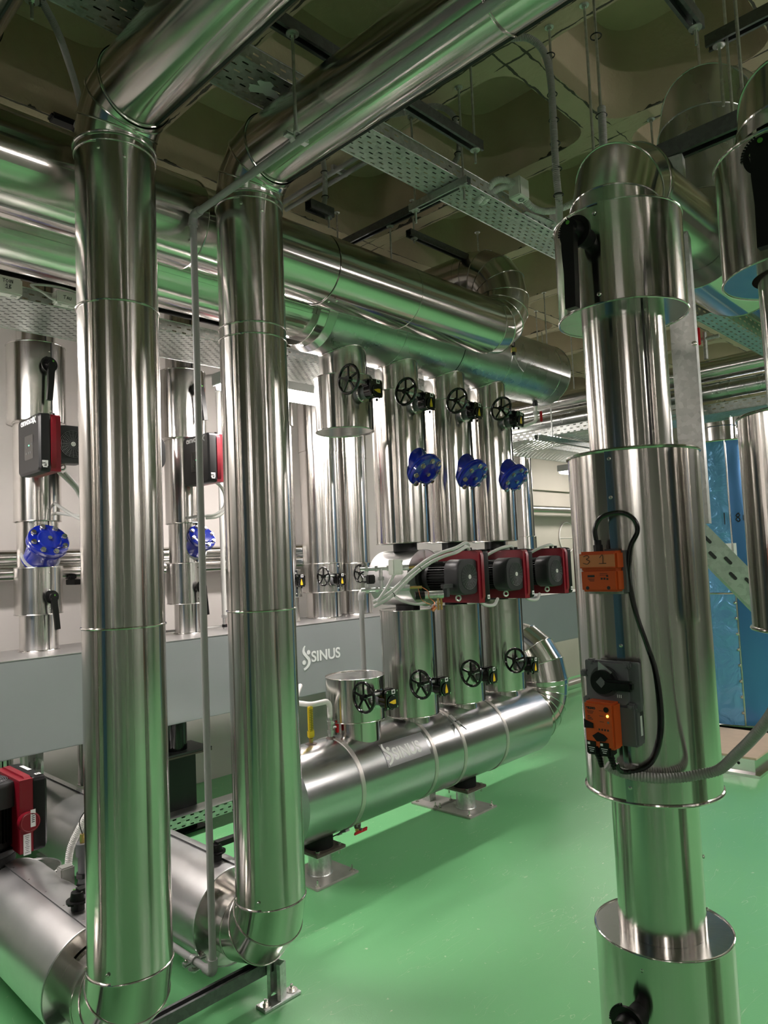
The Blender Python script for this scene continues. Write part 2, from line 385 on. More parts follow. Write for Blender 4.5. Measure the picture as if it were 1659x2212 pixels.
def gored(mb, pts, r, mat='alu', n=56, bead=0.0035, n0=None, n1=None, bead_mat=None):
    """lobster-back bend: straight cylinder segments mitred at the inner points, a raised bead on every mitre"""
    P = [V(p) for p in pts]; D = [(P[i+1]-P[i]).normalized() for i in range(len(P)-1)]
    nr = [V(n0) if n0 else D[0]]+[(D[i]+D[i+1]).normalized() for i in range(len(D)-1)]+[V(n1) if n1 else D[-1]]
    e1, e2, _ = frame(D[0]); uo = random.random()*50; s = 0
    for i, d in enumerate(D):
        if i:
            q = D[i-1].rotation_difference(d); e1 = q @ e1; e2 = q @ e2
        vs = []; fs = []; us = []; ln = (P[i+1]-P[i]).length
        for j in (0, 1):
            for k in range(n):
                a = 2*PI*k/n; x = P[i]+(e1*math.cos(a)+e2*math.sin(a))*r; pl = P[i+j]; m_ = nr[i+j]
                vs.append(x+d*((pl-x).dot(m_)/d.dot(m_)))
        for k in range(n):
            k2 = (k+1) % n; fs.append([k, k2, n+k2, n+k]); a0, a1 = 2*PI*k/n*r+uo, 2*PI*(k+1)/n*r+uo
            us.append([(a0, s+uo), (a1, s+uo), (a1, s+ln+uo), (a0, s+ln+uo)])
        mb.add(vs, fs, mat, us); s += ln
        if bead and i:
            ring = [V(x) for x in vs[:n]]; c = P[i]; m_ = nr[i]; tv = []; tf = []; kk = 6
            for x in ring:
                o = (x-c).normalized()
                for t in range(kk):
                    b_ = 2*PI*t/kk; tv.append(x+o*(bead*math.cos(b_))+m_*(bead*math.sin(b_)))
            for k in range(n):
                for t in range(kk):
                    k2, t2 = (k+1) % n, (t+1) % kk; tf.append([k*kk+t, k2*kk+t, k2*kk+t2, k*kk+t2])
            mb.add(tv, tf, bead_mat or mat)
def arc_pts(c, a, b_, R, n):
    """n+1 points of a mitred quarter bend around c: from direction a to direction b (unit), tangent polygon"""
    a, b_, c = V(a), V(b_), V(c); out = []
    for i in range(n+1):
        t = PI/2*i/n; out.append(c+a*(R*math.cos(t))+b_*(R*math.sin(t)))
    return out
HEX = [(math.cos(PI/3*i), math.sin(PI/3*i)) for i in range(6)]
def hexhead(mb, c, d, r, h, mat='bolt', stud=0.0, washer=0.0):
    e1, e2, d = frame(d); c = V(c)
    if washer: cyl(mb, c, c+d*0.003, washer, mat, 20)
    prism(mb, [(x*r, y*r) for x, y in HEX], c+d*(0.002 if washer else 0), e1, e2, d, 0, h, mat)
    if stud: cyl(mb, c, c+d*(h+stud), r*0.5, mat, 10)

# ------------------------------------------------------------------ things and parts
def tag(o, label, cat, group=None, kind=None):
    if label: o['label'] = label
    if cat: o['category'] = cat
    if group: o['group'] = group
    if kind: o['kind'] = kind
    return o
def thing(name, label, cat, loc=(0, 0, 0), rot=None, group=None, scale=None):
    o = bpy.data.objects.new(name, None); COL.objects.link(o); o.location = loc; o.empty_display_size = 0.1
    if rot is not None: o.rotation_euler = rot
    if scale: o.scale = (scale,)*3
    return tag(o, label, cat, group)
def struct(name, mb, **k):
    o = mb.build(name, **k); o['kind'] = 'structure'; return o
def kids(o): return [c for c in bpy.data.objects if c.parent == o]
def dup(root, loc, rot=None, label=None, group=None, scale=None):
    CH = {}
    for c in bpy.data.objects:
        if c.parent: CH.setdefault(c.parent.name, []).append(c)
    def rec(o, par):
        c = o.copy(); COL.objects.link(c)
        if par is not None: c.parent = par
        for ch in CH.get(o.name, []): rec(ch, c)
        return c
    r = rec(root, None); r.location = loc
    if rot is not None: r.rotation_euler = rot
    if scale: r.scale = (scale,)*3
    if label: r['label'] = label
    if group: r['group'] = group
    return r
def put(name, parent, fn, *a, **k):
    """one mesh part in its thing's own space"""
    mb = MB(); fn(mb, *a); return mb.build(name, parent, **k)
_screw = None
def screw(parent, p, d, s=1.0):
    """dome-headed cladding screw; p in the parent's space"""
    global _screw
    if _screw is None:
        mb = MB(); lathe(mb, (0, 0, 0), (0, 0, 1), [(0.006, -0.001), (0.006, 0.0012), (0.0048, 0.0028), (0.002, 0.0036), (0.0001, 0.0037)], 'bolt', 12)
        o = mb.build('screw'); _screw = o.data; bpy.data.objects.remove(o)
    o = bpy.data.objects.new('screw', _screw); COL.objects.link(o); o.parent = parent
    o.location = p; o.rotation_euler = V(d).to_track_quat('Z', 'Y').to_euler(); o.scale = (s, s, s)
    return o
def lettering(name, body, size, parent, org, ex, ey, mat, thick=0.0006, bold=0.0, wrap=None, align='LEFT', sx=1.0):
    """letters laid on a plane (ex right, ey up); wrap=(axis point, radius) bends them round an X-axis cylinder"""
    cu = bpy.data.curves.new(name, 'FONT'); cu.body = body; cu.size = size; cu.extrude = thick/2; cu.offset = bold; cu.align_x = align
    t = bpy.data.objects.new('tmp', cu); COL.objects.link(t)
    me = bpy.data.meshes.new_from_object(t.evaluated_get(bpy.context.evaluated_depsgraph_get()))
    bpy.data.objects.remove(t)
    ex, ey, org = V(ex).normalized(), V(ey).normalized(), V(org); ez = ex.cross(ey)
    if wrap:
        bm = bmesh.new(); bm.from_mesh(me); bmesh.ops.triangulate(bm, faces=bm.faces[:])
        for k in range(1, 16): bmesh.ops.bisect_plane(bm, geom=bm.verts[:]+bm.edges[:]+bm.faces[:], plane_co=(0, size*k/16, 0), plane_no=(0, 1, 0))
        bm.to_mesh(me); bm.free()
    for v in me.vertices:
        x, y, z = v.co; x *= sx
        if wrap:
            a = y/wrap[1]; d = ey*math.sin(a)+ez*math.cos(a)
            v.co = V(wrap[0])+ex*x+d*(wrap[1]+0.0034+z)
        else: v.co = org+ex*x+ey*y+ez*z
    me.materials.clear(); me.materials.append(MATS[mat])
    o = bpy.data.objects.new(name, me); COL.objects.link(o); o.parent = parent
    return o
def strokes(name, lines, parent, org, ex, ey, r, mat):
    """hand-written marks as thin pen strokes on a surface"""
    mb = MB(); ex, ey, org = V(ex).normalized(), V(ey).normalized(), V(org)
    for ln in lines: tube(mb, smooth_path([org+ex*x+ey*y for x, y in ln], 5) if len(ln) > 2 else [org+ex*x+ey*y for x, y in ln], r, mat, 5)
    return mb.build(name, parent)

# ================================================================== SETTING
X0, X1, Y0, Y1, ZT = -4.0, 12.0, -4.0, 5.0, 4.3
mb = MB(); mb.add([(X0, Y0, 0), (X1, Y0, 0), (X1, Y1, 0), (X0, Y1, 0)], [(0, 1, 2, 3)], 'floor_green', None, False); struct('floor', mb)
for nm, a, b_, mat in (('wall_back', (X0-.1, Y1), (X1+.1, Y1+.1), 'wall_paint'), ('wall_front', (X0-.1, Y0-.1), (X1+.1, Y0), 'wall_grey'),
                       ('wall_left', (X0-.1, Y0), (X0, Y1), 'wall_grey'), ('wall_right', (X1, Y0), (X1+.1, Y1), 'wall_concrete')):
    mb = MB(); box(mb, ((a[0]+b_[0])/2, (a[1]+b_[1])/2, ZT/2), (b_[0]-a[0], b_[1]-a[1], ZT), mat); struct(nm, mb)
# the far end of the back wall is bare concrete with a shallow beam
mb = MB(); box(mb, (9.6, 4.985, 2.1), (4.7, 0.03, 4.2), 'wall_concrete'); box(mb, (9.6, 4.955, 2.95), (4.7, 0.09, 1.0), 'wall_concrete'); struct('wall_back_panel', mb)
ZR = 3.84
mb = MB()
for i in range(-8, 11):
    for j in range(-7, 5):
        ax, ay = 2.61+0.9*i, 1.64+0.9*j; ax1, ay1 = ax+0.9, ay+0.9
        if ax1 < X0 or ax > X1 or ay1 < Y0 or ay > Y1: continue
        cx, cy_ = ax+.45, ay+.45; K = 6
        lp = rrect(0.775, 0.775, 0.13, K); sq = []
        for x, y in lp:
            s = 0.45/max(abs(x), abs(y)); sq.append((x*s, y*s))
        inn = rrect(0.60, 0.60, 0.17, K); n = len(lp); vs = []
        for ring, z in ((sq, ZR), (lp, ZR), ([(x*.985, y*.985) for x, y in lp], ZR+.02), (inn, ZR+.36)):
            vs += [(cx+x, cy_+y, z) for x, y in ring]
        fs = []
        for q in range(3):
            for k in range(n): k2 = (k+1) % n; fs.append([q*n+k, (q+1)*n+k, (q+1)*n+k2, q*n+k2])
        fs.append([3*n+k for k in range(n)][::-1])
        mb.add(vs, fs, 'concrete', None, True)
o = struct('ceiling', mb, angle=25)

# ================================================================== LAMPS
def lamp(loc, rz, label, ln=1.5, top=3.84, glow='lamp_glow'):
    t = thing('batten_lamp', label, 'lamp', loc, (0, 0, rz), 'fluorescent batten lamps')
    mb = MB(); prism(mb, [(-.085, 0), (.085, 0), (.07, .06), (-.07, .06)], (-ln/2, 0, 0), (0, 1, 0), (0, 0, 1), (1, 0, 0), 0, ln, 'housing')
    for s in (-1, 1): box(mb, (s*(ln/2+.008), 0, .02), (.016, .15, .075), 'housing', None, .004)
    mb.build('housing', t)
    mb = MB(); prism(mb, [(-.075, 0), (-.058, -.04), (0, -.052), (.058, -.04), (.075, 0)], (-ln/2+.01, 0, -.001), (0, 1, 0), (0, 0, 1), (1, 0, 0), 0, ln-.02, glow)
    mb.build('diffuser', t)
    for s in (-1, 1):
        mb = MB(); cyl(mb, (s*ln*.36, 0, .058), (s*ln*.36, 0, top-loc[2]), .005, 'zinc', 8); mb.build('hanger_rod', t)
    return t
lamp((3.18, 3.70, 2.78), 0, 'bright batten lamp under the cable tray behind the capped upper valve jacket', 1.5, 2.95)
lamp((.18, 3.70, 2.78), 0, 'batten lamp under the cable tray beyond the left edge', 1.5, 2.95)
lamp((8.32, 4.35, 2.62), 0, 'small bright batten lamp in front of the bare concrete wall at the far right', 1.5, 3.064, 'lamp_glow_dim')
lamp((5.75, 3.70, 2.78), 0, 'batten lamp under the cable tray hidden behind the tall columns', 1.2, 3.84, 'lamp_glow_dim')
for i, (x, y) in enumerate(((2.4, -2.4), (8.6, 2.6), (4.6, -0.9), (7.6, 0.4), (-3.0, -1.9), (10.6, 3.2))):  # fill lamps added to light the floor and give the metal reflections
    lamp((x, y, 2.95), 0 if i % 2 == 0 else PI/2, ['added fill lamp above the aisle behind the viewpoint', 'added fill lamp beyond the blue tank', 'added fill lamp over the right aisle', 'added fill lamp over the far right aisle', 'added fill lamp in the rear left corner', 'added fill lamp at the far end of the hall'][i], 1.5, 3.84, 'lamp_glow_dim' if i in (1, 5) else 'lamp_glow')

# ================================================================== FOREGROUND RISER PIPES
def up_bend(t, X, Y, zc, R, r, n, name, mat='alu', to=-1):
    """bend from vertical (coming from below) to horizontal along to*Y"""
    pts = [V((X, Y+to*(R-R*math.cos(PI/2*i/n)), zc-R+R*math.sin(PI/2*i/n))) for i in range(n+1)]
    mb = MB(); gored(mb, pts, r, mat, n0=(0, 0, 1), n1=(0, to, 0)); return mb.build(name, t, world=True)
def riser(X, Y, zl, zlo, zt, seams, label):
    r = 0.13; t = thing('insulated_riser_pipe', label, 'pipe', (X, Y, 0), None, 'silver riser pipes in the foreground')
    def ws(p, d): return screw(t, V(p)-t.location, d)
    # lower bend out of the floor run
    R = 0.15; zc = zl-R; n = 3
    pts = [V((X, Y+R-R*math.cos(PI/2*i/n), zl-R*math.sin(PI/2*i/n))) for i in range(n+1)]
    mb = MB(); gored(mb, pts, r+.001, n0=(0, 0, -1), n1=(0, 1, 0)); mb.build('bottom_bend', t, world=True)
    mb = MB(); clad(mb, (X, 2.56, zc), (X, Y+R, zc), r, seam=2.2, bead1=.003); mb.build('collar', t, world=True)
    zs = [zl]+seams+[zt]
    for a, b_ in zip(zs, zs[1:]):
        mb = MB(); clad(mb, (X, Y, a), (X, Y, b_), r, seam=-2.45, bead0=.004); mb.build('cladding', t, world=True)
    mb = MB(); torus(mb, (X, Y, zt), (0, 0, 1), r+.002, .003, 'alu', 64); torus(mb, (X, Y, zt+.026), (0, 0, 1), r+.004, .005, 'alu', 64); lathe(mb, (X, Y, zt), (0, 0, 1), [(r+.001, 0), (r+.001, .026)], 'alu', 64); mb.build('seam_band', t, world=True)
    zt2 = zt+.026; R = zlo-zt2; n = 3
    up_bend(t, X, Y, zlo, R, r+.002, n, 'top_bend')
    mb = MB(); clad(mb, (X, Y-R, zlo), (X, 1.06, zlo), r-.004, seam=-1.0, bead0=.004); clad(mb, (X, 1.06, zlo), (X, -3.6, zlo), r-.004, seam=-1.0, bead0=.004); mb.build('overhead_run', t, world=True)
    # riveted straps on the back of both bends and screws
    for k in range(4):
        a = PI/2*(k+.5)/4; p = V((X, Y-R+(R+r+.003)*math.cos(a), zt2+(R+r+.003)*math.sin(a)))
        d = V((0, math.cos(a), math.sin(a)))
        for s in (-.008, .012): ws(p+V((-.03, 0, 0))+V((0, -math.sin(a), math.cos(a)))*s, d)
    for k in range(4):
        a = PI*1.15+.02*k; z = zl+.02-.05*k if k < 2 else zc-.02*k
        ws((X-(r+.002)*math.cos(.35), Y-(r+.002)*math.sin(-.35), zl+.015-.03*k), (-1, .35, 0))
    ws((X-.10, Y-.09, zt-.03), (-.7, -.7, 0)); ws((X-.03, Y-.128, zt-.05), (-.2, -1, 0)); ws((X-.11, Y-.075, zl+.03), (-.8, -.6, 0))
    return t
riser(1.10, 2.28, .405, 3.24, 3.055, [1.47, 2.522], 'nearest left silver riser pipe bending into the overhead run at upper left')
riser(1.66, 2.29, .41, 3.25, 3.06, [1.479, 2.527, 2.572], 'second silver riser pipe from the left, standing behind the thin grey drain pipe')
riser(0.565, 2.28, .405, 3.24, 3.055, [1.47, 2.522], 'third silver riser pipe, only its overhead run showing in the top left corner')
# valve jackets on the floor runs
def floor_jacket(X, y0, y1, r, z, label, sm):
    t = thing('valve_jacket', label, 'pipe jacket', (X, y0, 0), None, 'valve jackets on the floor pipes')
    mb = MB(); clad(mb, (X, y0, z), (X, y1, z), r, 'alu_matt', seam=sm, bead0=.003, bead1=.002, lap=.004); mb.build('sheet_shell', t, world=True)
    mb = MB(); lathe(mb, (X, y0, z), (0, 1, 0), [(r, .001), (.128, .001)], 'alu_plate', 64); mb.build('end_collar', t, world=True)
    mb = MB(); lathe(mb, (X, y1, z), (0, 1, 0), [(.10, -.001), (r, -.001)], 'alu_plate', 64); mb.build('end_collar', t, world=True)
    k = 0
    y = y0+.05
    while y < y1:
        screw(t, V((X+(r+.002)*math.cos(sm+.06), y, z-(r+.002)*math.sin(sm+.06)))-t.location, (math.cos(sm), 0, -math.sin(sm)), .9); y += .17
    return t
floor_jacket(1.10, 2.53, 3.36, .183, .262, 'large scuffed silver jacket on the floor at the lower left corner', -1.75)
floor_jacket(1.66, 2.54, 4.85, .183, .262, 'long silver jacket on the floor between the two risers, with a black lever on top', -1.45)
# black lever valve handles
def rot_from(x, y, z):
    return Matrix((V(x).normalized(), V(y).normalized(), V(z).normalized())).transposed().to_euler()
def make_lever(loc, rot, label, scale=1.0):
    """local: spindle along -Y, bar hanging along -Z"""
    t = thing('lever_valve', label, 'valve handle', loc, rot, 'black lever valves', scale)
    mb = MB(); cyl(mb, (0, .045, 0), (0, -.022, 0), .026, 'black_matt', 24); mb.build('neck', t)
    mb = MB(); cyl(mb, (0, -.014, 0), (0, -.022, 0), .044, 'black_plastic', 36)
    for k in range(10):
        a = PI*.62+k*.13; box(mb, (.046*math.cos(a), -.018, .046*math.sin(a)), (.006, .008, .004), 'black_plastic', (V((math.cos(a), 0, math.sin(a))), V((0, 1, 0)), V((-math.sin(a), 0, math.cos(a)))))
    mb.build('notch_plate', t)
    mb = MB(); cyl(mb, (0, -.022, 0), (0, -.052, 0), .030, 'black_plastic', 28, .025)
    out = [(-.017, .0), (-.019, -.06), (-.016, -.12), (-.018, -.215), (.012, -.215), (.015, -.12), (.016, -.06), (.019, 0)]
    prism(mb, out, (0, -.046, 0), (1, 0, 0), (0, 0, 1), (0, -1, 0), -.008, .016, 'black_plastic')
    hd = mb.build('handle', t)
    mb = MB(); cyl(mb, (.004, -.062, .012), (.004, -.0626, .012), .0055, 'green_dot', 16); mb.build('position_dot', hd)
    for s in (-1, 1):
        mb = MB(); hexhead(mb, (s*.018, -.052, -.008), (0, -1, 0), .004, .003); mb.build('bolt', hd)
    return t
UPX = rot_from((0, 1, 0), (0, 0, -1), (-1, 0, 0))
make_lever((1.10, 2.68, .463), UPX, 'black lever on the lower left floor jacket, half hidden by the nearest riser', .9)
lev = make_lever((1.66, 2.66, .463), UPX, 'black lever on top of the long floor jacket between the two risers', .9)

# floor channel and its foot
t = thing('pipe_support_frame', 'galvanised strut frame on the floor under the bends of the two risers', 'pipe support', (1.70, 2.315, 0))
def channel(mb, p0, p1, w, h, openz, mat='strut'):
    """C-section strut from p0 to p1; openz = direction of the open slot"""
    p0, p1 = V(p0), V(p1); d = (p1-p0).normalized(); oz = V(openz).normalized(); sx_ = d.cross(oz); tt = .003
    prof = [(-w/2, -h/2), (w/2, -h/2), (w/2, h/2), (w/4, h/2), (w/4, h/2-tt), (w/2-tt, h/2-tt), (w/2-tt, -h/2+tt), (-w/2+tt, -h/2+tt), (-w/2+tt, h/2-tt), (-w/4, h/2-tt), (-w/4, h/2), (-w/2, h/2)]
    prism(mb, prof, p0, sx_, oz, d, 0, (p1-p0).length, mat)
put('channel', t, lambda mb: channel(mb, (.55, 2.375, .115), (1.72, 2.375, .115), .045, .045, (0, 0, 1)), world=True)
put('post', t, lambda mb: channel(mb, (1.70, 2.325, .012), (1.70, 2.325, .14), .06, .04, (-1, -.35, 0), 'zinc'), world=True)
put('base_plate', t, lambda mb: box(mb, (1.70, 2.315, .006), (.17, .06, .012), 'zinc', None, .002), world=True)
for s in (-1, 1):
    mb = MB(); hexhead(mb, (1.70+s*.062, 2.315, .012), (0, 0, 1), .011, .010, 'bolt', .012, .022); mb.build('anchor_bolt', t, world=True)
put('post', t, lambda mb: channel(mb, (.62, 2.375, .0), (.62, 2.375, .095), .045, .045, (-1, 0, 0), 'zinc'), world=True)

# thin grey drain pipe
t = thing('drain_pipe', 'thin grey plastic drain pipe running down in front of the second riser', 'pipe', (1.47, 2.40, 0))
cx, cyy = 1.475, 2.405
def gp(mb):
    tube(mb, bend_path([(cx, 3.2, .165), (cx, cyy, .165), (cx, cyy, 3.03), (cx, -3.4, 3.10)], .022), .0135, 'grey_plastic', 18)
put('tube', t, gp, world=True, angle=60)
for p0, p1, nm in (((cx, cyy, 2.985), (cx, cyy, 3.012), 's'), ((cx, cyy-.02, 3.031), (cx, cyy-.05, 3.031), 's'), ((cx, cyy, .18), (cx, cyy, .215), 's'), ((cx, cyy+.02, .165), (cx, cyy+.05, .165), 's')):
    mb = MB(); cyl(mb, p0, p1, .0175, 'grey_plastic', 20); mb.build('socket', t, world=True)
for z, oz in ((3.03, 1), (.165, -1)):
    mb = MB(); tube(mb, bend_path([(cx, cyy+(.02 if z < 1 else -.03), z), (cx, cyy, z), (cx, cyy, z-.03*oz)], .018), .0168, 'grey_plastic', 18); mb.build('bend_fitting', t, world=True)
def clamp(name, c, ax, r, rod_to, label, washer=None, dark=False):
    """pipe clamp: two half rings with ears, hung or stood on a threaded rod"""
    t = thing(name, label, 'pipe clamp', c, None, 'pipe clamps'); mt_ = 'black_steel' if dark else 'zinc'
    mb = MB(); e1, e2, d = frame(ax)
    prof = [(r+.001, -.012), (r+.007, -.012), (r+.007, .012), (r+.001, .012), (r+.001, -.012)]; lathe(mb, (0, 0, 0), d, prof, mt_, 28); mb.build('ring', t)
    h = V((0, 0, 1)).cross(d).normalized()
    for s in (-1, 1):
        mb = MB(); box(mb, h*(s*(r+.017))+V((0, 0, .004)), (.030, .022, .005), 'zinc', (h, d, V((0, 0, 1)))); box(mb, h*(s*(r+.017))+V((0, 0, -.004)), (.030, .022, .005), 'zinc', (h, d, V((0, 0, 1)))); hexhead(mb, h*(s*(r+.020))+V((0, 0, .006)), (0, 0, 1), .008, .010, 'bolt', .004); mb.build('ear', t)
    sg = 1 if rod_to > 0 else -1
    mb = MB(); cyl(mb, (0, 0, sg*(r+.004)), (0, 0, rod_to), .0055, 'zinc', 12); mb.build('threaded_rod', t)
    mb = MB(); cyl(mb, (0, 0, sg*(r+.002)), (0, 0, sg*(r+.028)), .009, 'zinc', 14); mb.build('nut', t)
    if washer:
        mb = MB(); cyl(mb, (0, 0, rod_to-.004*sg), (0, 0, rod_to), washer, 'zinc', 28); hexhead(mb, (0, 0, rod_to-.004*sg), (0, 0, -sg), .011, .008); mb.build('washer', t)
    return t
clamp('pipe_clamp', (cx, 1.76, 3.051), (0, 1, 0), .0135, .365, 'clamp hanging on a long rod that holds the overhead thin grey pipe', .022)
clamp('pipe_clamp', (cx, 2.375+.16, .165), (0, 1, 0), .0135, -.03, 'small clamp holding the thin grey pipe just above the floor channel', .024)

# ================================================================== LOWER DISTRIBUTION HEADER
HY, HZ, HR = 3.03, .447, .240
t = thing('distribution_header', 'large horizontal silver header drum lying on two stands', 'header pipe', (3.5, HY, 0))
mb = MB(); clad(mb, (2.27, HY, HZ), (4.50, HY, HZ), HR, 'alu_header', seam=.8, n=96, cap0=.02, cap1=.19, capmat='alu_header'); mb.build('drum', t, world=True)
for x in (2.635, 3.225, 3.50, 3.945):
    mb = MB(); lathe(mb, (x-.012, HY, HZ), (1, 0, 0), [(HR+.001, 0), (HR+.0045, .001), (HR+.0045, .027), (HR+.001, .028)], 'band', 80); mb.build('strap_band', t, world=True)
for x, a in ((2.635, -1.25), (3.50, .95)):
    p = V((x, HY-math.cos(a)*(HR+.01), HZ+math.sin(a)*(HR+.01))); tn = V((0, math.sin(a), math.cos(a))); nn = V((0, -math.cos(a), math.sin(a)))
    mb = MB(); box(mb, p, (.03, .05, .012), 'zinc', (V((1, 0, 0)), tn, nn), .002); tube(mb, [p-tn*.02, p-tn*.07+nn*.012, p-tn*.12+nn*.02], .0035, 'black_steel', 6); box(mb, p-tn*.055+nn*.012, (.022, .03, .008), 'zinc', (V((1, 0, 0)), tn, nn)); mb.build('strap_buckle', t, world=True)
# printed foil sticker wrapped on the drum
def wrap_quad(mb, x0, x1, a0, a1, off, mat):
    n = 10; vs = []; fs = []
    for i in range(n+1):
        a = a0+(a1-a0)*i/n; rr = HR+off
        for x in (x0, x1): vs.append((x, HY-math.cos(a)*rr, HZ+math.sin(a)*rr))
    for i in range(n): fs.append([2*i, 2*i+1, 2*i+3, 2*i+2])
    mb.add(vs, fs, mat)
lo = t.location
put('sticker', t, lambda mb: wrap_quad(mb, 2.835, 3.19, .30, .86, .0026, 'sticker'), world=True)
def swirl(name, parent, org, ex, ey, h, mat, wrap=None):
    """the S-shaped emblem: two dots held by two curved strokes"""
    ex, ey, org = V(ex), V(ey), V(org); ez = ex.cross(ey); mb = MB()
    def P(x, y, z=0):
        x *= h; y *= h
        if wrap:
            a = (y+wrap[2])/wrap[1]; return V(wrap[0])+ex*(wrap[3]+x)+(ey*math.sin(a)+ez*math.cos(a))*(wrap[1]+.0014+z)
        return org+ex*x+ey*y+ez*(.0006+z)
    def fan(c, r):
        vs = [P(c[0]+r*math.cos(2*PI*k/16), c[1]+r*math.sin(2*PI*k/16)) for k in range(16)]; mb.add(vs, [list(range(16))], mat, None, False)
    def ribbon(pts, w0):
        q = smooth_path([(x, y, 0) for x, y in pts], 5); vs = []; n = len(q)
        for i, p in enumerate(q):
            tn = (q[min(i+1, n-1)]-q[max(i-1, 0)]).normalized(); nn = V((-tn.y, tn.x, 0)); w_ = w0*(.25+.75*math.sin(PI*min(1, (i+1)/(n*.75))) if i < n*.375 else .25+.75*math.sin(PI*min(1, max(0.12, 1-i/n)*.9+.1)))
            for s in (-1, 1): vs.append(P(p.x+nn.x*w_*s, p.y+nn.y*w_*s))
        mb.add(vs, [[2*i, 2*i+2, 2*i+3, 2*i+1] for i in range(n-1)], mat, None, False)
    fan((.16, .70), .10); fan((-.10, .30), .10)
    ribbon([(-.02, 1.0), (-.10, .88), (-.10, .72), (.04, .55), (.17, .40), (.17, .22), (.04, .08), (-.12, 0)], .075)
    return mb.build(name, parent)
hz0 = V((0, 0, HZ)); 
ang0 = .40*HR
swirl('emblem', t, (0, 0, 0), (1, 0, 0), (0, 0, 1), .120, 'sticker_ink', wrap=(V((0, 0, HZ)), HR+.0026, .36*HR, 2.862-3.5))
lo_ = lettering('lettering', 'SINUS', .093, t, (0, 0, 0), (1, 0, 0), (0, 0, 1), 'sticker_ink', .0003, .0022, wrap=(V((2.90-3.5, 0, HZ)), HR), sx=.92)
for v in lo_.data.vertices:   # turn the printed word up to the shoulder of the drum
    p = v.co-V((0, 0, HZ)); a = .42; v.co = V((p.x, p.y*math.cos(a)+p.z*math.sin(a), -p.y*math.sin(a)+p.z*math.cos(a)+HZ))
def stand(X, label):
    t = thing('header_stand', label, 'pipe stand', (X, HY, 0), None, 'stands under the header drum')
    bp_ = put('base_plate', t, lambda mb: box(mb, (0, 0, .006), (.29, .29, .012), 'plate_rust', None, .002))
    put('tube', t, lambda mb: (cyl(mb, (0, 0, .012), (0, 0, .135), .062, 'zinc', 40), torus(mb, (0, 0, .014), (0, 0, 1), .064, .004, 'zinc', 40, 6)))
    tp_ = put('top_plate', t, lambda mb: (box(mb, (0, 0, .1425), (.20, .20, .015), 'brown_plate', None, .002), box(mb, (0, 0, .133), (.19, .19, .006), 'zinc')))
    put('saddle_block', t, lambda mb: cyl(mb, (0, 0, .15), (0, 0, .216), .075, 'rubber', 40))
    for sx_ in (-1, 1):
        for sy_ in (-1, 1):
            mb = MB(); hexhead(mb, (sx_*.12, sy_*.12, .012), (0, 0, 1), .009, .008, 'bolt', .022, .015); mb.build('anchor_bolt', bp_)
            mb = MB(); hexhead(mb, (sx_*.075, sy_*.075, .150), (0, 0, 1), .011, .009, 'bolt'); cyl(mb, (sx_*.075, sy_*.075, .105), (sx_*.075, sy_*.075, .151), .006, 'bolt', 10); mb.build('bolt', tp_)
    return t
st = stand(2.52, 'stand under the near end of the header drum, beside the second riser')
dup(st, (3.775, HY, 0), None, 'stand under the far half of the header drum')
t = thing('support_foot', 'small square post on a base plate seen behind the far header stand', 'pipe support', (3.735, 3.27, 0))
put('base_plate', t, lambda mb: box(mb, (0, 0, .006), (.22, .22, .012), 'plate_rust', None, .002))
put('post', t, lambda mb: channel(mb, (0, .045, .012), (0, .045, .70), .07, .06, (1, 0, 0), 'zinc'))
for a in ((-.08, -.08), (.08, -.08), (.08, .08), (-.08, .08)):
    mb = MB(); hexhead(mb, (a[0], a[1], .012), (0, 0, 1), .008, .007, 'bolt', .02, .012); mb.build('anchor_bolt', t)
# bend at the far end of the header
t = thing('segmented_pipe_bend', 'silver segmented elbow rising from the far end of the header drum', 'pipe', (4.75, HY, 0))
R, r = .22, .20; zc = HZ
p1 = [V((4.50+R*math.sin(PI/2*i/5)+.03, HY, HZ+R-R*math.cos(PI/2*i/5))) for i in range(6)]
mb = MB(); gored(mb, [V((4.495, HY, HZ))]+p1, r, n1=(0, 0, 1)); mb.build('lower_bend', t, world=True)
mb = MB(); clad(mb, (4.75, HY, HZ+R), (4.75, HY, HZ+R+.035), r+.003, seam=1, bead0=.003, bead1=.003); mb.build('collar', t, world=True)
z2 = HZ+R+.035
p2 = [V((4.75, HY+R-R*math.cos(PI/2*i/4), z2+R*math.sin(PI/2*i/4))) for i in range(5)]
mb = MB(); gored(mb, p2, r, n0=(0, 0, 1), n1=(0, 1, 0)); mb.build('upper_bend', t, world=True)
mb = MB(); clad(mb, p2[-1], (4.75, 4.02, z2+R), r, seam=1); mb.build('straight_run', t, world=True)
for k in range(6):
    a = PI/2*(k+.5)/6; screw(t, V((4.53+(R+r)*math.sin(a), HY-.03, HZ+R-(R+r)*math.cos(a)))-t.location, (math.sin(a), -.1, -math.cos(a)))
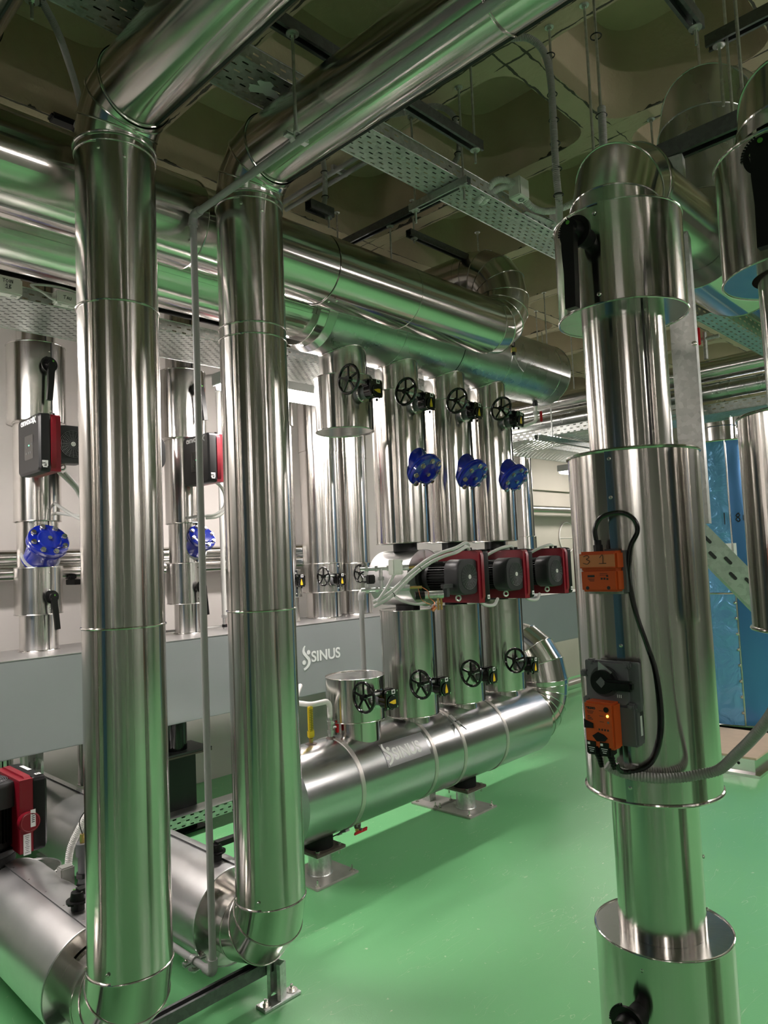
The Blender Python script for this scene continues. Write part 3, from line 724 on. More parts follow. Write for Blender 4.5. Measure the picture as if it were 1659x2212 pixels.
# small fittings on the header
t = thing('thermometer', 'yellow stick thermometer standing on the near end of the header drum', 'thermometer', (2.49, HY, .685))
put('sealant', t, lambda mb: lathe(mb, (0, 0, -.006), (0, 0, 1), [(.038, 0), (.030, .010), (.014, .014), (.0001, .015)], 'brown_plate', 24))
put('stem', t, lambda mb: (cyl(mb, (0, 0, 0), (0, 0, .03), .010, 'brass', 16), hexhead(mb, (0, 0, .018), (0, 0, 1), .013, .012, 'brass')))
put('case', t, lambda mb: (box(mb, (0, 0, .115), (.030, .016, .165), 'yellow_dark', None, .003), box(mb, (0, 0, .055), (.036, .022, .035), 'yellow_dark', None, .003)))
def scale_marks(mb):
    for k in range(12): box(mb, (-.008, -.0085, .08+k*.009), (.008, .001, .0025), 'ink'); box(mb, (.008, -.0085, .08+k*.009), (.006, .001, .004), 'ink')
    box(mb, (0, -.0085, .13), (.003, .001, .11), 'black_gloss')
put('scale', t, scale_marks)
def vent(loc, path, label, name='vent_pipe'):
    t = thing(name, label, 'pipe', loc)
    put('tube', t, lambda mb: tube(mb, bend_path(path, .035), .0145, 'white_plastic', 16))
    return t
vent((2.63, HY, .70), [(0, 0, .10), (0, 0, .19), (-.13, .0, .19), (-.16, .11, .195), (.12, .40, .215)], 'white plastic vent pipe curving away beside the capped lower jacket')
t = thing('ball_valve', 'small ball valve with red lever on top of the header drum', 'valve', (2.63, HY, .685))
put('body', t, lambda mb: (lathe(mb, (0, 0, -.004), (0, 0, 1), [(.034, 0), (.024, .012), (.016, .016)], 'brown_plate', 20), cyl(mb, (0, 0, .012), (0, 0, .115), .014, 'zinc', 16), hexhead(mb, (0, 0, .03), (0, 0, 1), .019, .016, 'zinc'), hexhead(mb, (0, 0, .075), (0, 0, 1), .019, .02, 'zinc')))
put('lever', t, lambda mb: (cyl(mb, (0, 0, .06), (.034, -.012, .06), .007, 'zinc', 10), box(mb, (.036, -.014, .062), (.014, .022, .07), 'red_handle', None, .004)))
t = thing('drain_valve', 'drain valve with red lever under the header drum', 'valve', (2.80, HY, .205))
put('body', t, lambda mb: (cyl(mb, (0, 0, .004), (0, 0, -.062), .014, 'brass', 16), hexhead(mb, (0, 0, -.045), (0, 0, 1), .019, .02, 'brown_plate'), box(mb, (0, 0, -.02), (.03, .03, .03), 'caulk')))
put('lever', t, lambda mb: (cyl(mb, (0, 0, -.05), (.01, -.03, -.05), .007, 'zinc', 10), prism(mb, [(-.05, -.018), (.03, -.004), (.034, .012), (-.045, -.006)], (.01, -.03, -.056), (.9, -.3, 0), (0, 0, 1), (.3, .9, 0), 0, .014, 'red_handle')))

# ================================================================== PUMP RISERS BETWEEN THE TWO HEADERS
SX = [2.827, 3.290, 3.765, 4.245]; JR = .168
ORD = ['first', 'second', 'third']
t = thing('capped_valve_jacket', 'short silver jacket with a flat lid standing on the header drum', 'pipe jacket', (SX[0], HY, .66))
put('jacket', t, lambda mb: clad(mb, (SX[0], HY, .765), (SX[0], HY, 1.0), JR, seam=-1.15, bead0=.003, bead1=.002, cap0=.12), world=True)
put('neck', t, lambda mb: (clad(mb, (SX[0], HY, .62), (SX[0], HY, .765), .135, seam=-1.3), torus(mb, (SX[0], HY, .768), (0, 0, 1), .137, .0025, 'alu', 48)), world=True)
def lid(mb):
    for s, z in ((0, .998), (PI, 1.001)):
        vs = [(SX[0]+JR*math.cos(s+PI*k/24+.3), HY+JR*math.sin(s+PI*k/24+.3), z) for k in range(25)]; mb.add(vs, [list(range(25))], 'alu_plate', None, False)
put('lid', t, lid, world=True)
for k in range(3): screw(t, V((SX[0]+JR*math.cos(-1.08), HY+JR*math.sin(-1.08), .80+k*.085))-t.location, (.45, -.9, 0), .8)
for i in range(3):
    X = SX[i+1]
    t = thing('insulated_pump_pipe', f'silver jacketed pipe below the {["nearest", "middle", "farthest"][i]} pump, standing on the header drum', 'pipe', (X, HY, .66), None, 'lower pump pipes')
    put('jacket', t, lambda mb: clad(mb, (X, HY, .708), (X, HY, 1.338), JR, seam=-1.08, bead0=.003, bead1=.002, cap0=.11, cap1=.07), world=True)
    put('neck', t, lambda mb: lathe(mb, (X, HY, .60), (0, 0, 1), [(.125, 0), (.118, .06), (.112, .11)], 'alu', 48), world=True)
    for k in range(5): screw(t, V((X+JR*math.cos(-1.02), HY+JR*math.sin(-1.02), .74+k*.14))-t.location, (.52, -.85, 0), .8)
    t = thing('insulated_pump_pipe', f'tall jacketed pipe above the {["nearest", "middle", "farthest"][i]} pump, with a blue valve cover', 'pipe', (X, HY, 2.8), None, 'upper pump pipes')
    put('jacket', t, lambda mb: clad(mb, (X, HY, 1.745), (X, HY, 2.685), JR, seam=-1.15, bead0=.003, bead1=.003, cap0=.07, cap1=.13), world=True)
    put('neck', t, lambda mb: (clad(mb, (X, HY, 2.685), (X, HY, 2.93), .137, seam=-.6)), world=True)
    def shoe(mb):
        vs = []; n = 48
        for k in range(n+1):
            a = 2*PI*k/n; y = .139*math.sin(a); z = 3.08-math.sqrt(.243**2-y*y); vs.append((X+.139*math.cos(a), HY+y, z+.001))
        tube(mb, vs, .004, 'alu', 6, False)
    put('saddle_rim', t, shoe, world=True)
    for k in range(4): screw(t, V((X+JR*math.cos(-1.09), HY+JR*math.sin(-1.09), 1.78+k*.10))-t.location, (.47, -.88, 0), .8)
X = SX[0]
t = thing('capped_valve_jacket', 'short silver jacket hanging from the upper header drum, open below to a split white lid', 'pipe jacket', (X, HY, 2.8))
put('jacket', t, lambda mb: clad(mb, (X, HY, 2.40), (X, HY, 2.71), JR, seam=-.98, bead0=.004, bead1=.003, cap1=.13), world=True)
put('neck', t, lambda mb: clad(mb, (X, HY, 2.71), (X, HY, 2.93), .137, seam=-.7), world=True)
def lid2(mb):
    for s, z in ((0, 2.402), (PI, 2.399)):
        vs = [(X+JR*math.cos(s-PI*k/24+.9), HY+JR*math.sin(s-PI*k/24+.9), z) for k in range(25)]; mb.add(vs, [list(range(25))], 'alu_plate', None, False)
put('lid', t, lid2, world=True)
t2 = t
def shoe0(mb):
    vs = []; n = 48
    for k in range(n+1):
        a = 2*PI*k/n; y = .139*math.sin(a); z = 3.08-math.sqrt(.243**2-y*y); vs.append((X+.139*math.cos(a), HY+y, z+.001))
    tube(mb, vs, .004, 'alu', 6, False)
put('saddle_rim', t, shoe0, world=True)
# gear-operated butterfly valves with black handwheels
def make_gear(loc, label, rot=None, point=0.0, scale=1.0, wr=.077):
    """local: gearbox spindle along -Y into the reader, worm shaft along -X to the wheel"""
    t = thing('handwheel_valve', label, 'valve', loc, rot, 'black handwheel gear valves', scale)
    put('neck', t, lambda mb: (cyl(mb, (0, .12, 0), (0, -.02, 0), .034, 'cast_grey', 24), cyl(mb, (0, .05, 0), (0, .04, 0), .05, 'alu_plate', 24)))
    def gb(mb):
        cyl(mb, (0, 0, 0), (0, -.055, 0), .044, 'black_gloss', 32, .043)
        box(mb, (-.005, -.02, .040), (.095, .055, .042), 'black_gloss', None, .007)
        prism(mb, rrect(.092, .10, .012), (0, -.050, .008), (1, 0, 0), (0, 0, 1), (0, -1, 0), 0, .012, 'black_gloss')
        cyl(mb, (.0, -.01, -.045), (.0, -.01, -.058), .008, 'black_gloss', 10); cyl(mb, (.03, -.03, -.040), (.03, -.03, -.055), .007, 'black_gloss', 10)
    gp_ = put('gearbox', t, gb)
    put('indicator', gp_, lambda mb: (cyl(mb, (0, -.062, -.006), (0, -.068, -.006), .033, 'black_matt', 32), torus(mb, (0, -.066, -.006), (0, 1, 0), .034, .003, 'black_gloss', 32, 6)))
    def ptr(mb):
        c, s = math.cos(point), math.sin(point)
        prism(mb, [(x*c-y*s, x*s+y*c) for x, y in ((-.011, -.022), (.011, -.022), (.011, -.006), (.002, .030), (-.011, -.004))], (0, -.068, -.006), (1, 0, 0), (0, 0, 1), (0, -1, 0), 0, .0015, 'yellow')
    put('pointer', gp_, ptr)
    put('rating_plate', gp_, lambda mb: (box(mb, (.012, -.0625, .047), (.026, .001, .022), 'label'), box(mb, (.012, -.0632, .047), (.016, .0006, .012), 'grey_dark')))
    for x, z in ((-.038, .048), (.038, .050), (.038, -.034), (-.038, -.034)):
        mb = MB(); hexhead(mb, (x, -.062, z), (0, -1, 0), .005, .004); mb.build('bolt', gp_)
    put('shaft', t, lambda mb: cyl(mb, (-.05, -.02, .042), (-.165, -.02, .042), .0085, 'zinc', 14))
    def wheel(mb):
        c = V((-.17, -.02, .042)); torus(mb, c, (1, 0, 0), wr, .0085, 'black_gloss', 48, 10)
        cyl(mb, c+V((.014, 0, 0)), c-V((.014, 0, 0)), .017, 'black_gloss', 20)
        for k in range(5):
            a = 2*PI*k/5+.3; d = V((0, math.cos(a), math.sin(a))); tn = V((0, -math.sin(a), math.cos(a)))
            box(mb, c+d*(wr*.5+.004), (wr-.012, .013, .008), 'black_gloss', (d, tn, V((1, 0, 0))), .002)
    put('handwheel', t, wheel)
    return t
names4 = ['on the capped lower jacket', 'on the lower jacket below the nearest pump', 'on the lower jacket below the middle pump', 'on the lower jacket below the farthest pump']
upn = ['on the short jacket hanging from the upper drum', 'on the tall jacket above the nearest pump', 'on the tall jacket above the middle pump', 'on the tall jacket above the farthest pump']
g0 = make_gear((SX[0]-.01, 2.795, .888), 'black handwheel valve with sideways yellow pointer '+names4[0], None, PI/2)
g1 = make_gear((SX[1]-.02, 2.795, .886), 'black handwheel valve with upright yellow pointer '+names4[1], None, 0.08)
for i in (2, 3): dup(g1, (SX[i]-.022, 2.795, .882), (0, .1*(i-2), 0), 'black handwheel valve with upright yellow pointer '+names4[i])
dup(g0, (SX[0]-.035, 2.785, 2.585), None, 'black handwheel valve with sideways yellow pointer '+upn[0])
for i in (1, 2, 3): dup(g1, (SX[i]-.045, 2.785, 2.572), (0, .0+.05*i, 0), 'black handwheel valve with upright yellow pointer '+upn[i])

# blue check-valve covers
def make_check(loc, rx, label, scale=1.0):
    """local: cover axis along -Y; rx tilts it"""
    t = thing('check_valve', label, 'valve', loc, (rx, 0, 0), 'blue check valve covers', scale)
    put('body', t, lambda mb: (lathe(mb, (0, .13, 0), (0, -1, 0), [(.088, 0), (.078, .03), (.074, .09), (.078, .112), (.092, .115)], 'blue_paint', 48)))
    fl = put('flange', t, lambda mb: (lathe(mb, (0, .02, 0), (0, -1, 0), [(.078, 0), (.092, .001), (.096, .006), (.096, .016), (.092, .019), (.094, .022), (.096, .024), (.094, .038), (.088, .042), (.055, .043), (.050, .047), (.022, .048), (.0001, .048)], 'blue_paint', 56)))
    for k in range(8):
        a = 2*PI*k/8+.2; mb = MB(); hexhead(mb, (.076*math.cos(a), -.022, .076*math.sin(a)), (0, -1, 0), .0115, .010, 'bolt', 0, .013); mb.build('bolt', fl)
    mb = MB(); hexhead(mb, (0, -.028, 0), (0, -1, 0), .011, .010); mb.build('center_plug', fl)
    def lug(mb):
        pts = []
        for k in range(9):
            a = -1.9+.12*k; pts.append((.055*math.cos(a)+.02, -.027, .055*math.sin(a)))
        tube(mb, pts, .004, 'blue_paint', 6)
    put('raised_mark', fl, lug)
    put('sealant', t, lambda mb: torus(mb, (0, .115, 0), (0, 1, 0), .084, .008, 'caulk', 32, 6))
    return t
for i in range(3): make_check((SX[i+1]+.005, 2.838, 2.178), .72, f'blue bolted valve cover tilted downward on the tall jacket above the {["nearest", "middle", "farthest"][i]} pump', 1.2)

# circulation pumps
def make_pump(loc, label, rot=None, side=1, volute=True, scale=1.0, tagtext='', brand=False):
    """local: motor axis along -Y, control box on the side*X face"""
    t = thing('circulation_pump', label, 'pump', loc, rot, 'red and black circulation pumps', scale)
    if volute:
        def vj(mb):
            clad(mb, (0, -.16, 0), (0, .17, 0), .170, 'alu_matt', seam=2.0, bead0=.002, cap0=.06, cap1=.02, capmat='alu_matt')
        put('volute_jacket', t, vj)
        put('connection', t, lambda mb: cyl(mb, (0, 0, -.205), (0, 0, -.165), .075, 'black_steel', 32)); put('connection', t, lambda mb: cyl(mb, (0, 0, .165), (0, 0, .225), .075, 'black_steel', 32))
        put('front_lap', t, lambda mb: box(mb, (-.005, -.163, .11), (.003, .004, .11), 'alu_plate'))
    put('motor_flange', t, lambda mb: (cyl(mb, (0, -.155, 0), (0, -.185, 0), .10, 'black_matt', 40), cyl(mb, (0, -.185, 0), (0, -.235, 0), .075, 'black_matt', 40), cyl(mb, (0, -.225, 0), (0, -.245, 0), .095, 'black_plastic', 40)))
    def motor(mb):
        cyl(mb, (0, -.24, 0), (0, -.40, 0), .078, 'black_plastic', 40)
        for k in range(36):
            a = 2*PI*k/36; d = V((math.cos(a), 0, math.sin(a))); box(mb, d*.084+V((0, -.32, 0)), (.022, .15, .0035), 'black_plastic', (d, V((0, 1, 0)), V((-math.sin(a), 0, math.cos(a)))))
    put('motor', t, motor)
    def cowl(mb):
        o = rrect(.206, .206, .064, 7); n = len(o); prof = [(.97, -.385), (1, -.392), (1, -.470), (.985, -.482), (.95, -.488), (.80, -.489)]
        vs = [(x*s, y, z*s) for s, y in prof for x, z in o]; fs = []
        for i in range(len(prof)-1):
            for k in range(n): k2 = (k+1) % n; fs.append([i*n+k, i*n+k2, (i+1)*n+k2, (i+1)*n+k])
        fs.append([(len(prof)-1)*n+k for k in range(n)]); mb.add(vs, fs, 'graphite')
    cw = put('fan_cowl', t, cowl)
    def grille(mb):
        cyl(mb, (0, -.4885, 0), (0, -.4893, 0), .074, 'black_plastic', 40)
        for k in range(8): torus(mb, (0, -.4905, 0), (0, 1, 0), .014+.0082*k, .0019, 'grille', 40, 5)
        for k in range(20):
            a = 2*PI*k/20; d = V((math.cos(a), 0, math.sin(a))); box(mb, d*.044+V((0, -.4902, 0)), (.060, .002, .0026), 'grille', (d, V((0, 1, 0)), V((-math.sin(a), 0, math.cos(a)))))
    put('fan_grille', cw, grille)
    put('badge', cw, lambda mb: (cyl(mb, (0, -.490, 0), (0, -.494, 0), .012, 'white_plastic', 24), torus(mb, (0, -.494, 0), (0, 1, 0), .006, .0012, 'grey_plastic', 16, 5)))
    s = side
    def red(mb):
        out = [(-.50, -.155), (-.20, -.155), (-.20, .140), (-.215, .150), (-.485, .150), (-.50, .140)]
        prism(mb, out, (0, 0, 0), (0, 1, 0), (0, 0, 1), (1, 0, 0), s*.070, s*.124, 'red_plastic')
        prism(mb, [(-.507, -.12), (-.495, -.15), (-.495, .148), (-.507, .12)], (0, 0, 0), (0, 1, 0), (0, 0, 1), (1, 0, 0), s*.096, s*.122, 'red_plastic')
    tf = put('terminal_frame', t, red)
    def blk(mb):
        a, b_, c, d = -.505, -.195, -.160, .155; q = .03
        lo_ = [(a+.004, c+.004), (b_-.004, c+.004), (b_-.004, d-.004), (a+.004, d-.004)]; ou = rrect(b_-a, d-c, .02, 4); cx_, cz_ = (a+b_)/2, (c+d)/2
        n = len(ou); vs = [(s*x, cx_+u*k, cz_+v*k) for x, k in ((.124, .985), (.130, 1), (.172, .985), (.182, .92)) for u, v in ou]
        fs = [[i*n+j, i*n+(j+1) % n, (i+1)*n+(j+1) % n, (i+1)*n+j] for i in range(3) for j in range(n)]+[[3*n+j for j in range(n)]]
        if s < 0: fs = [f[::-1] for f in fs]
        mb.add(vs, fs, 'black_plastic' if s > 0 else 'box_black')
    cb = put('control_box', t, blk)
    put('sticker', cb, lambda mb: box(mb, (s*.154, -.5065, -.125), (.022, .0016, .024), 'label'))
    put('sticker_print', cb, lambda mb: (box(mb, (s*.150, -.5075, -.125), (.004, .0008, .012), 'ink'), box(mb, (s*.156, -.5075, -.127), (.004, .0008, .008), 'ink')))
    for x, z in ((s*.085, .152), (s*.108, .152)):
        mb = MB(); cyl(mb, (x, -.44+.05*(abs(x) > .1), z-.002), (x, -.44+.05*(abs(x) > .1), z+.016), .011, 'black_plastic', 14); mb.build('cable_gland', tf)
    put('eye_ring', tf, lambda mb: (torus(mb, (-.035, -.43, -.12), (.5, 1, 0), .015, .005, 'zinc', 24, 8), cyl(mb, (-.035, -.43, -.105), (-.035, -.43, -.09), .007, 'zinc', 12)))
    if brand:
        o = V((s*.1825, -.225 if s < 0 else -.48, .118))
        # the pump hangs upside down, so its printed name is upside down too
        lettering('lettering', 'GRUNDFOS', .034, cb, (s*.1828, -.245, .135), (0, -1, 0), (0, 0, -1), 'white_ink', .0006, .0012, sx=1.0) if s < 0 else None
        def mark(mb):
            for ln in ([(-.46, .104), (-.444, .121), (-.428, .138)], [(-.428, .104), (-.440, .118)], [(-.46, .138), (-.448, .126)]):
                tube(mb, [(s*.183, y, z) for y, z in ln], .0035, 'white_ink', 5)
        put('emblem', cb, mark)
        put('display', cb, lambda mb: prism(mb, rrect(.12, .13, .008), (s*.1822, -.36, -.015), (0, 1, 0), (0, 0, 1), (s, 0, 0), 0, .001, 'black_gloss'))
        def keys(mb):
            for y, z in ((-.33, -.01), (-.33, -.045), (-.36, -.045), (-.385, -.045), (-.40, 0)): box(mb, (s*.1836, y, z), (.0008, .008, .011), 'cast_grey')
        put('keys', cb, keys)
        put('indicator_light', cb, lambda mb: box(mb, (s*.1838, -.362, -.005), (.001, .010, .006), 'led_green'))
        put('name_sticker', cb, lambda mb: box(mb, (s*.154, -.5062, -.115), (.030, .0014, .03), 'label'))
        lettering('lettering', tagtext, .013, cb, (s*.154, -.5072, -.119), (1, 0, 0), (0, 0, 1), 'ink', .0004, .0006, align='CENTER')
        put('scuff', cb, lambda mb: box(mb, (s*.1790, -.34, -.13), (.003, .022, .006), 'label', (V((1, 0, 0)), V((0, 1, .25)).normalized(), V((0, -.25, 1)).normalized())))
    return t
pnames = ['nearest', 'middle', 'farthest']
pp = make_pump((SX[1]+.01, HY, 1.53), 'nearest red and black pump of the row of three, grey cables over its motor')
for i in (1, 2): dup(pp, (SX[i+1]+.01, HY, 1.525), None, f'{pnames[i]} of the three red and black pumps in a row')
# cables, sensor manifold and junction box of the nearest pump
def wire(name, label, cat, paths, r, mat, ties=None, rib=0.0, group=None):
    base = V(paths[0][0]); t = thing(name, label, cat, base, None, group)
    for p in paths:
        mb = MB(); tube(mb, smooth_path(p, 8), r, mat, 10, True, rib); mb.build('sheath' if not rib else 'corrugated_tube', t, world=True)
    for c, d in (ties or []):
        mb = MB(); torus(mb, c, d, r*1.15 if len(paths) < 2 else r*2.0, .0022, 'black_plastic', 20, 6); mb.build('cable_tie', t, world=True)
    return t
c1 = [(3.375, 2.59, 1.688), (3.23, 2.50, 1.700), (3.110, 2.478, 1.672), (3.057, 2.534, 1.650), (3.004, 2.592, 1.615), (2.943, 2.661, 1.551), (2.876, 2.708, 1.479), (2.811, 2.736, 1.432), (2.764, 2.788, 1.398)]
wire('pump_cable', 'pair of thick grey cables running down across the nearest pump motor', 'cable', [c1, [(x-.012, y-.008, z+.024) for x, y, z in c1]], .0095, 'flex_light', [((2.975, 2.620, 1.592), (-.5, .6, -.6)), ((2.845, 2.72, 1.462), (-.6, .3, -.5))])
wire('pump_cable', 'short grey cable leaving the small junction box beside the nearest pump', 'cable', [[(2.845, 2.690, 1.575), (2.835, 2.699, 1.561), (2.796, 2.717, 1.496), (2.748, 2.745, 1.424)]], .009, 'flex_light')
wire('pump_cable', 'thin grey cable looping under the sensors of the nearest pump', 'cable', [[(2.86, 2.72, 1.475), (2.874, 2.742, 1.453), (2.910, 2.708, 1.418), (2.963, 2.655, 1.397), (3.00, 2.62, 1.404)]], .008, 'flex_light')
for k in range(2):
    X = SX[k+2]
    wire('pump_cable', f'grey cable from the top of the {pnames[k+1]} pump control box', 'cable', [[(X+.075, 2.60, 1.695), (X-.02, 2.57, 1.70), (X-.10, 2.62, 1.672), (X-.15, 2.75, 1.60)]], .0095, 'flex_light')
    wire('pump_cable', f'grey cable looping below the {pnames[k]} pump motor', 'cable', [[(X-.30, 2.62, 1.40), (X-.26, 2.60, 1.355), (X-.16, 2.60, 1.345), (X-.06, 2.64, 1.375)]], .010, 'flex_light')
t = thing('junction_box', 'small pale junction box beside the nearest pump of the row', 'electrical box', (2.855, 2.70, 1.606))
put('case', t, lambda mb: box(mb, (0, 0, 0), (.075, .045, .085), 'light_plastic', None, .005))
for x, z in ((.028, .03), (.028, -.03)):
    mb = MB(); cyl(mb, (x, -.022, z), (x, -.025, z), .007, 'flex_light', 14); mb.build('knockout', t)
t = thing('sensor_manifold', 'small metal sensor pipes and fittings left of the nearest pump', 'pipe fitting', (2.86, 2.80, 1.55))
def man(mb):
    for z in (1.60, 1.485):
        cyl(mb, (2.78, 2.90, z), (2.97, 2.71, z), .010, 'zinc', 14)
        for q in (.1, .3, .55, .8):
            p = V((2.78, 2.90, z)).lerp(V((2.97, 2.71, z)), q); hexhead(mb, p, (.7, -.7, 0), .017, .016, 'zinc')
    for q in (.12, .42): p = V((2.78, 2.90, 1.485)).lerp(V((2.97, 2.71, 1.485)), q); cyl(mb, p, p+V((0, 0, .115)), .011, 'zinc', 14); hexhead(mb, p+V((0, 0, .05)), (0, 0, 1), .018, .02, 'zinc')
put('pipes', t, man, world=True)
for z in (1.60, 1.487):
    mb = MB(); cyl(mb, (2.97, 2.71, z), (3.02, 2.66, z), .008, 'brass', 12); cyl(mb, (2.93, 2.75, z), (2.972, 2.708, z), .0165, 'zinc', 14); mb.build('probe', t, world=True)
put('valve_body', t, lambda mb: box(mb, (2.815, 2.865, 1.543), (.05, .05, .05), 'black_steel', None, .006), world=True)
put('copper_wire', t, lambda mb: (tube(mb, smooth_path([(3.02, 2.66, 1.487), (3.05, 2.64, 1.46), (3.03, 2.62, 1.43), (3.05, 2.60, 1.40), (3.03, 2.60, 1.37)]), .0022, 'copper', 6), tube(mb, smooth_path([(3.0, 2.67, 1.483), (2.98, 2.63, 1.42), (3.02, 2.6, 1.39)]), .002, 'copper', 6)), world=True)
t = thing('pressure_switch', 'small pressure sensor with brass nipples under the nearest pump motor', 'sensor', (3.10, 2.62, 1.43))
put('body', t, lambda mb: (cyl(mb, (-.05, .05, .01), (.03, -.02, .01), .022, 'zinc', 24), cyl(mb, (-.09, .085, .01), (-.05, .05, .01), .023, 'black_plastic', 24), box(mb, (.045, -.03, .02), (.03, .03, .05), 'grey_dark', None, .003)))
put('bracket', t, lambda mb: box(mb, (.05, -.035, .055), (.09, .02, .022), 'grey_dark'))
for x in (-.005, .022):
    mb = MB(); cyl(mb, (x, -.01, -.01), (x, -.01, -.075), .006, 'brass', 12); hexhead(mb, (x, -.01, -.045), (0, 0, 1), .009, .012, 'brass'); mb.build('nipple', t)
put('cap', t, lambda mb: cyl(mb, (-.05, 0, -.075), (-.03, -.01, -.055), .012, 'copper', 14))
# grey drain pipe dropping between the headers
t = thing('drain_pipe', 'grey plastic pipe dropping in front of the lettered grey header box', 'pipe', (3.16, 3.30, .6))
put('tube', t, lambda mb: tube(mb, bend_path([(3.16, 3.30, .55), (3.16, 3.30, 1.455), (3.48, 3.30, 1.455)], .03), .0155, 'grey_plastic', 16), world=True)
put('bend_fitting', t, lambda mb: tube(mb, bend_path([(3.16, 3.30, 1.40), (3.16, 3.30, 1.455), (3.215, 3.30, 1.455)], .028), .020, 'grey_plastic', 16), world=True)

# ================================================================== UPPER HEADER AND HIGH PIPES
t = thing('distribution_header', 'dark shiny upper header drum above the pump pipes', 'header pipe', (3.9, HY, 3.08))
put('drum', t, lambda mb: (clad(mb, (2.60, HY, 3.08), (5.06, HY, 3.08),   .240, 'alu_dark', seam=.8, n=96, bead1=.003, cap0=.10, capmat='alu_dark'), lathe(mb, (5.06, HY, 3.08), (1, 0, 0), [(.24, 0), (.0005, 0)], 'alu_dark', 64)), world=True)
put('pipe_feed', t, lambda mb: clad(mb, (-3.5, HY, 3.08), (2.56, HY, 3.08), .185, 'alu', seam=-2.6, n=72), world=True)
put('end_ring', t, lambda mb: (clad(mb, (2.50, HY, 3.08), (2.56, HY, 3.08), .215, 'alu', seam=1, bead0=.003, bead1=.002), lathe(mb, (2.56, HY, 3.08), (1, 0, 0), [(.215, 0), (.24, .04)], 'alu_plate', 64), lathe(mb, (2.5, HY, 3.08), (1, 0, 0), [(.186, 0), (.215, 0)], 'alu_plate', 64)), world=True)
for x in (3.16, 3.72, 4.25, 4.92):
    mb = MB(); lathe(mb, (x, HY, 3.08), (1, 0, 0), [(.241, 0), (.2425, .002), (.2425, .006), (.241, .008)], 'ink' if x == 3.72 else 'alu_dark', 72); mb.build('sheet_joint', t, world=True)
t = thing('vent_valve', 'drain fitting with red lever under the far end of the upper header drum', 'valve', (4.90, HY, 2.84))
put('body', t, lambda mb: (cyl(mb, (0, 0, 0), (0, 0, -.03), .02, 'black_steel', 16), tube(mb, bend_path([(0, 0, -.02), (0, 0, -.15), (-.10, .05, -.19), (-.2, .1, -.19)], .04), .014, 'light_plastic', 14), hexhead(mb, (0, 0, -.10), (0, 0, 1), .022, .03, 'zinc')))
put('lever', t, lambda mb: box(mb, (.045, -.02, -.11), (.014, .02, .085), 'red_handle', None, .004))
PY, PZ = 2.60, 3.09
t = thing('high_level_pipe', 'big silver pipe crossing behind the risers, with a segmented bend at its right end', 'pipe', (1.5, PY, PZ))
put('jacket_section', t, lambda mb: clad(mb, (-3.6, PY, PZ), (1.56, PY, PZ), .180, seam=2.6, bead1=.003, cap1=.165), world=True)
put('cladding', t, lambda mb: clad(mb, (1.56, PY, PZ), (2.29, PY, PZ), .166, seam=2.2), world=True)
put('cladding', t, lambda mb: clad(mb, (2.29, PY, PZ), (2.88, PY, PZ), .169, seam=2.2, bead0=.002), world=True)
put('cladding', t, lambda mb: clad(mb, (2.88, PY, PZ), (3.62, PY, PZ), .169, seam=2.0, bead0=.002), world=True)
R, r = .215, .170
pb = [V((3.62, PY, PZ)), V((3.66, PY, PZ))]+[V((3.66+R*math.sin(PI/2*i/4), PY, PZ+R-R*math.cos(PI/2*i/4))) for i in range(1, 5)]
xe, ze = 3.66+R, PZ+R
pb += [V((xe, PY+R-R*math.cos(PI/2*i/4), ze+R*math.sin(PI/2*i/4))) for i in range(1, 5)]
pb += [V((xe, PY+R+.06, ze+R))]
put('segmented_bend', t, lambda mb: gored(mb, pb, r, bead=.003), world=True)
put('branch_run', t, lambda mb: clad(mb, pb[-1], (xe, 4.1, ze+R), r, seam=1, cap1=.01), world=True)
for x, a in ((1.50, -.9), (2.31, -1.5), (2.34, -1.35)): screw(t, V((x, PY-.17*math.cos(-a-.2), PZ+.17*math.sin(a)))-t.location, (0, -.6, -.8))
t = thing('vent_valve', 'small vent fitting hanging beside the segmented bend of the high pipe', 'valve', (4.10, 2.68, 3.02))
put('body', t, lambda mb: (cyl(mb, (0, 0, .07), (-.16, -.05, .15), .010, 'black_steel', 10), cyl(mb, (0, 0, .08), (0, 0, -.02), .012, 'black_steel', 12), hexhead(mb, (0, 0, .0), (0, 0, 1), .02, .03, 'brass'), tube(mb, [(0, 0, -.02), (.01, -.03, -.10), (.03, -.05, -.14)], .004, 'zinc', 6), box(mb, (-.02, 0, .05), (.03, .02, .02), 'brown_plate')))
t = thing('black_insulated_pipe', 'black foam insulated pipe running along under the high silver pipes', 'pipe', (1.4, 3.62, 3.17))
put('foam', t, lambda mb: tube(mb, [(-3.5, 3.62, 3.17), (4.2, 3.62, 3.17)], .075, 'black_foam', 28), world=True)
put('foam_seam', t, lambda mb: torus(mb, (1.33, 3.62, 3.17), (1, 0, 0), .076, .003, 'rubber', 28, 5), world=True)

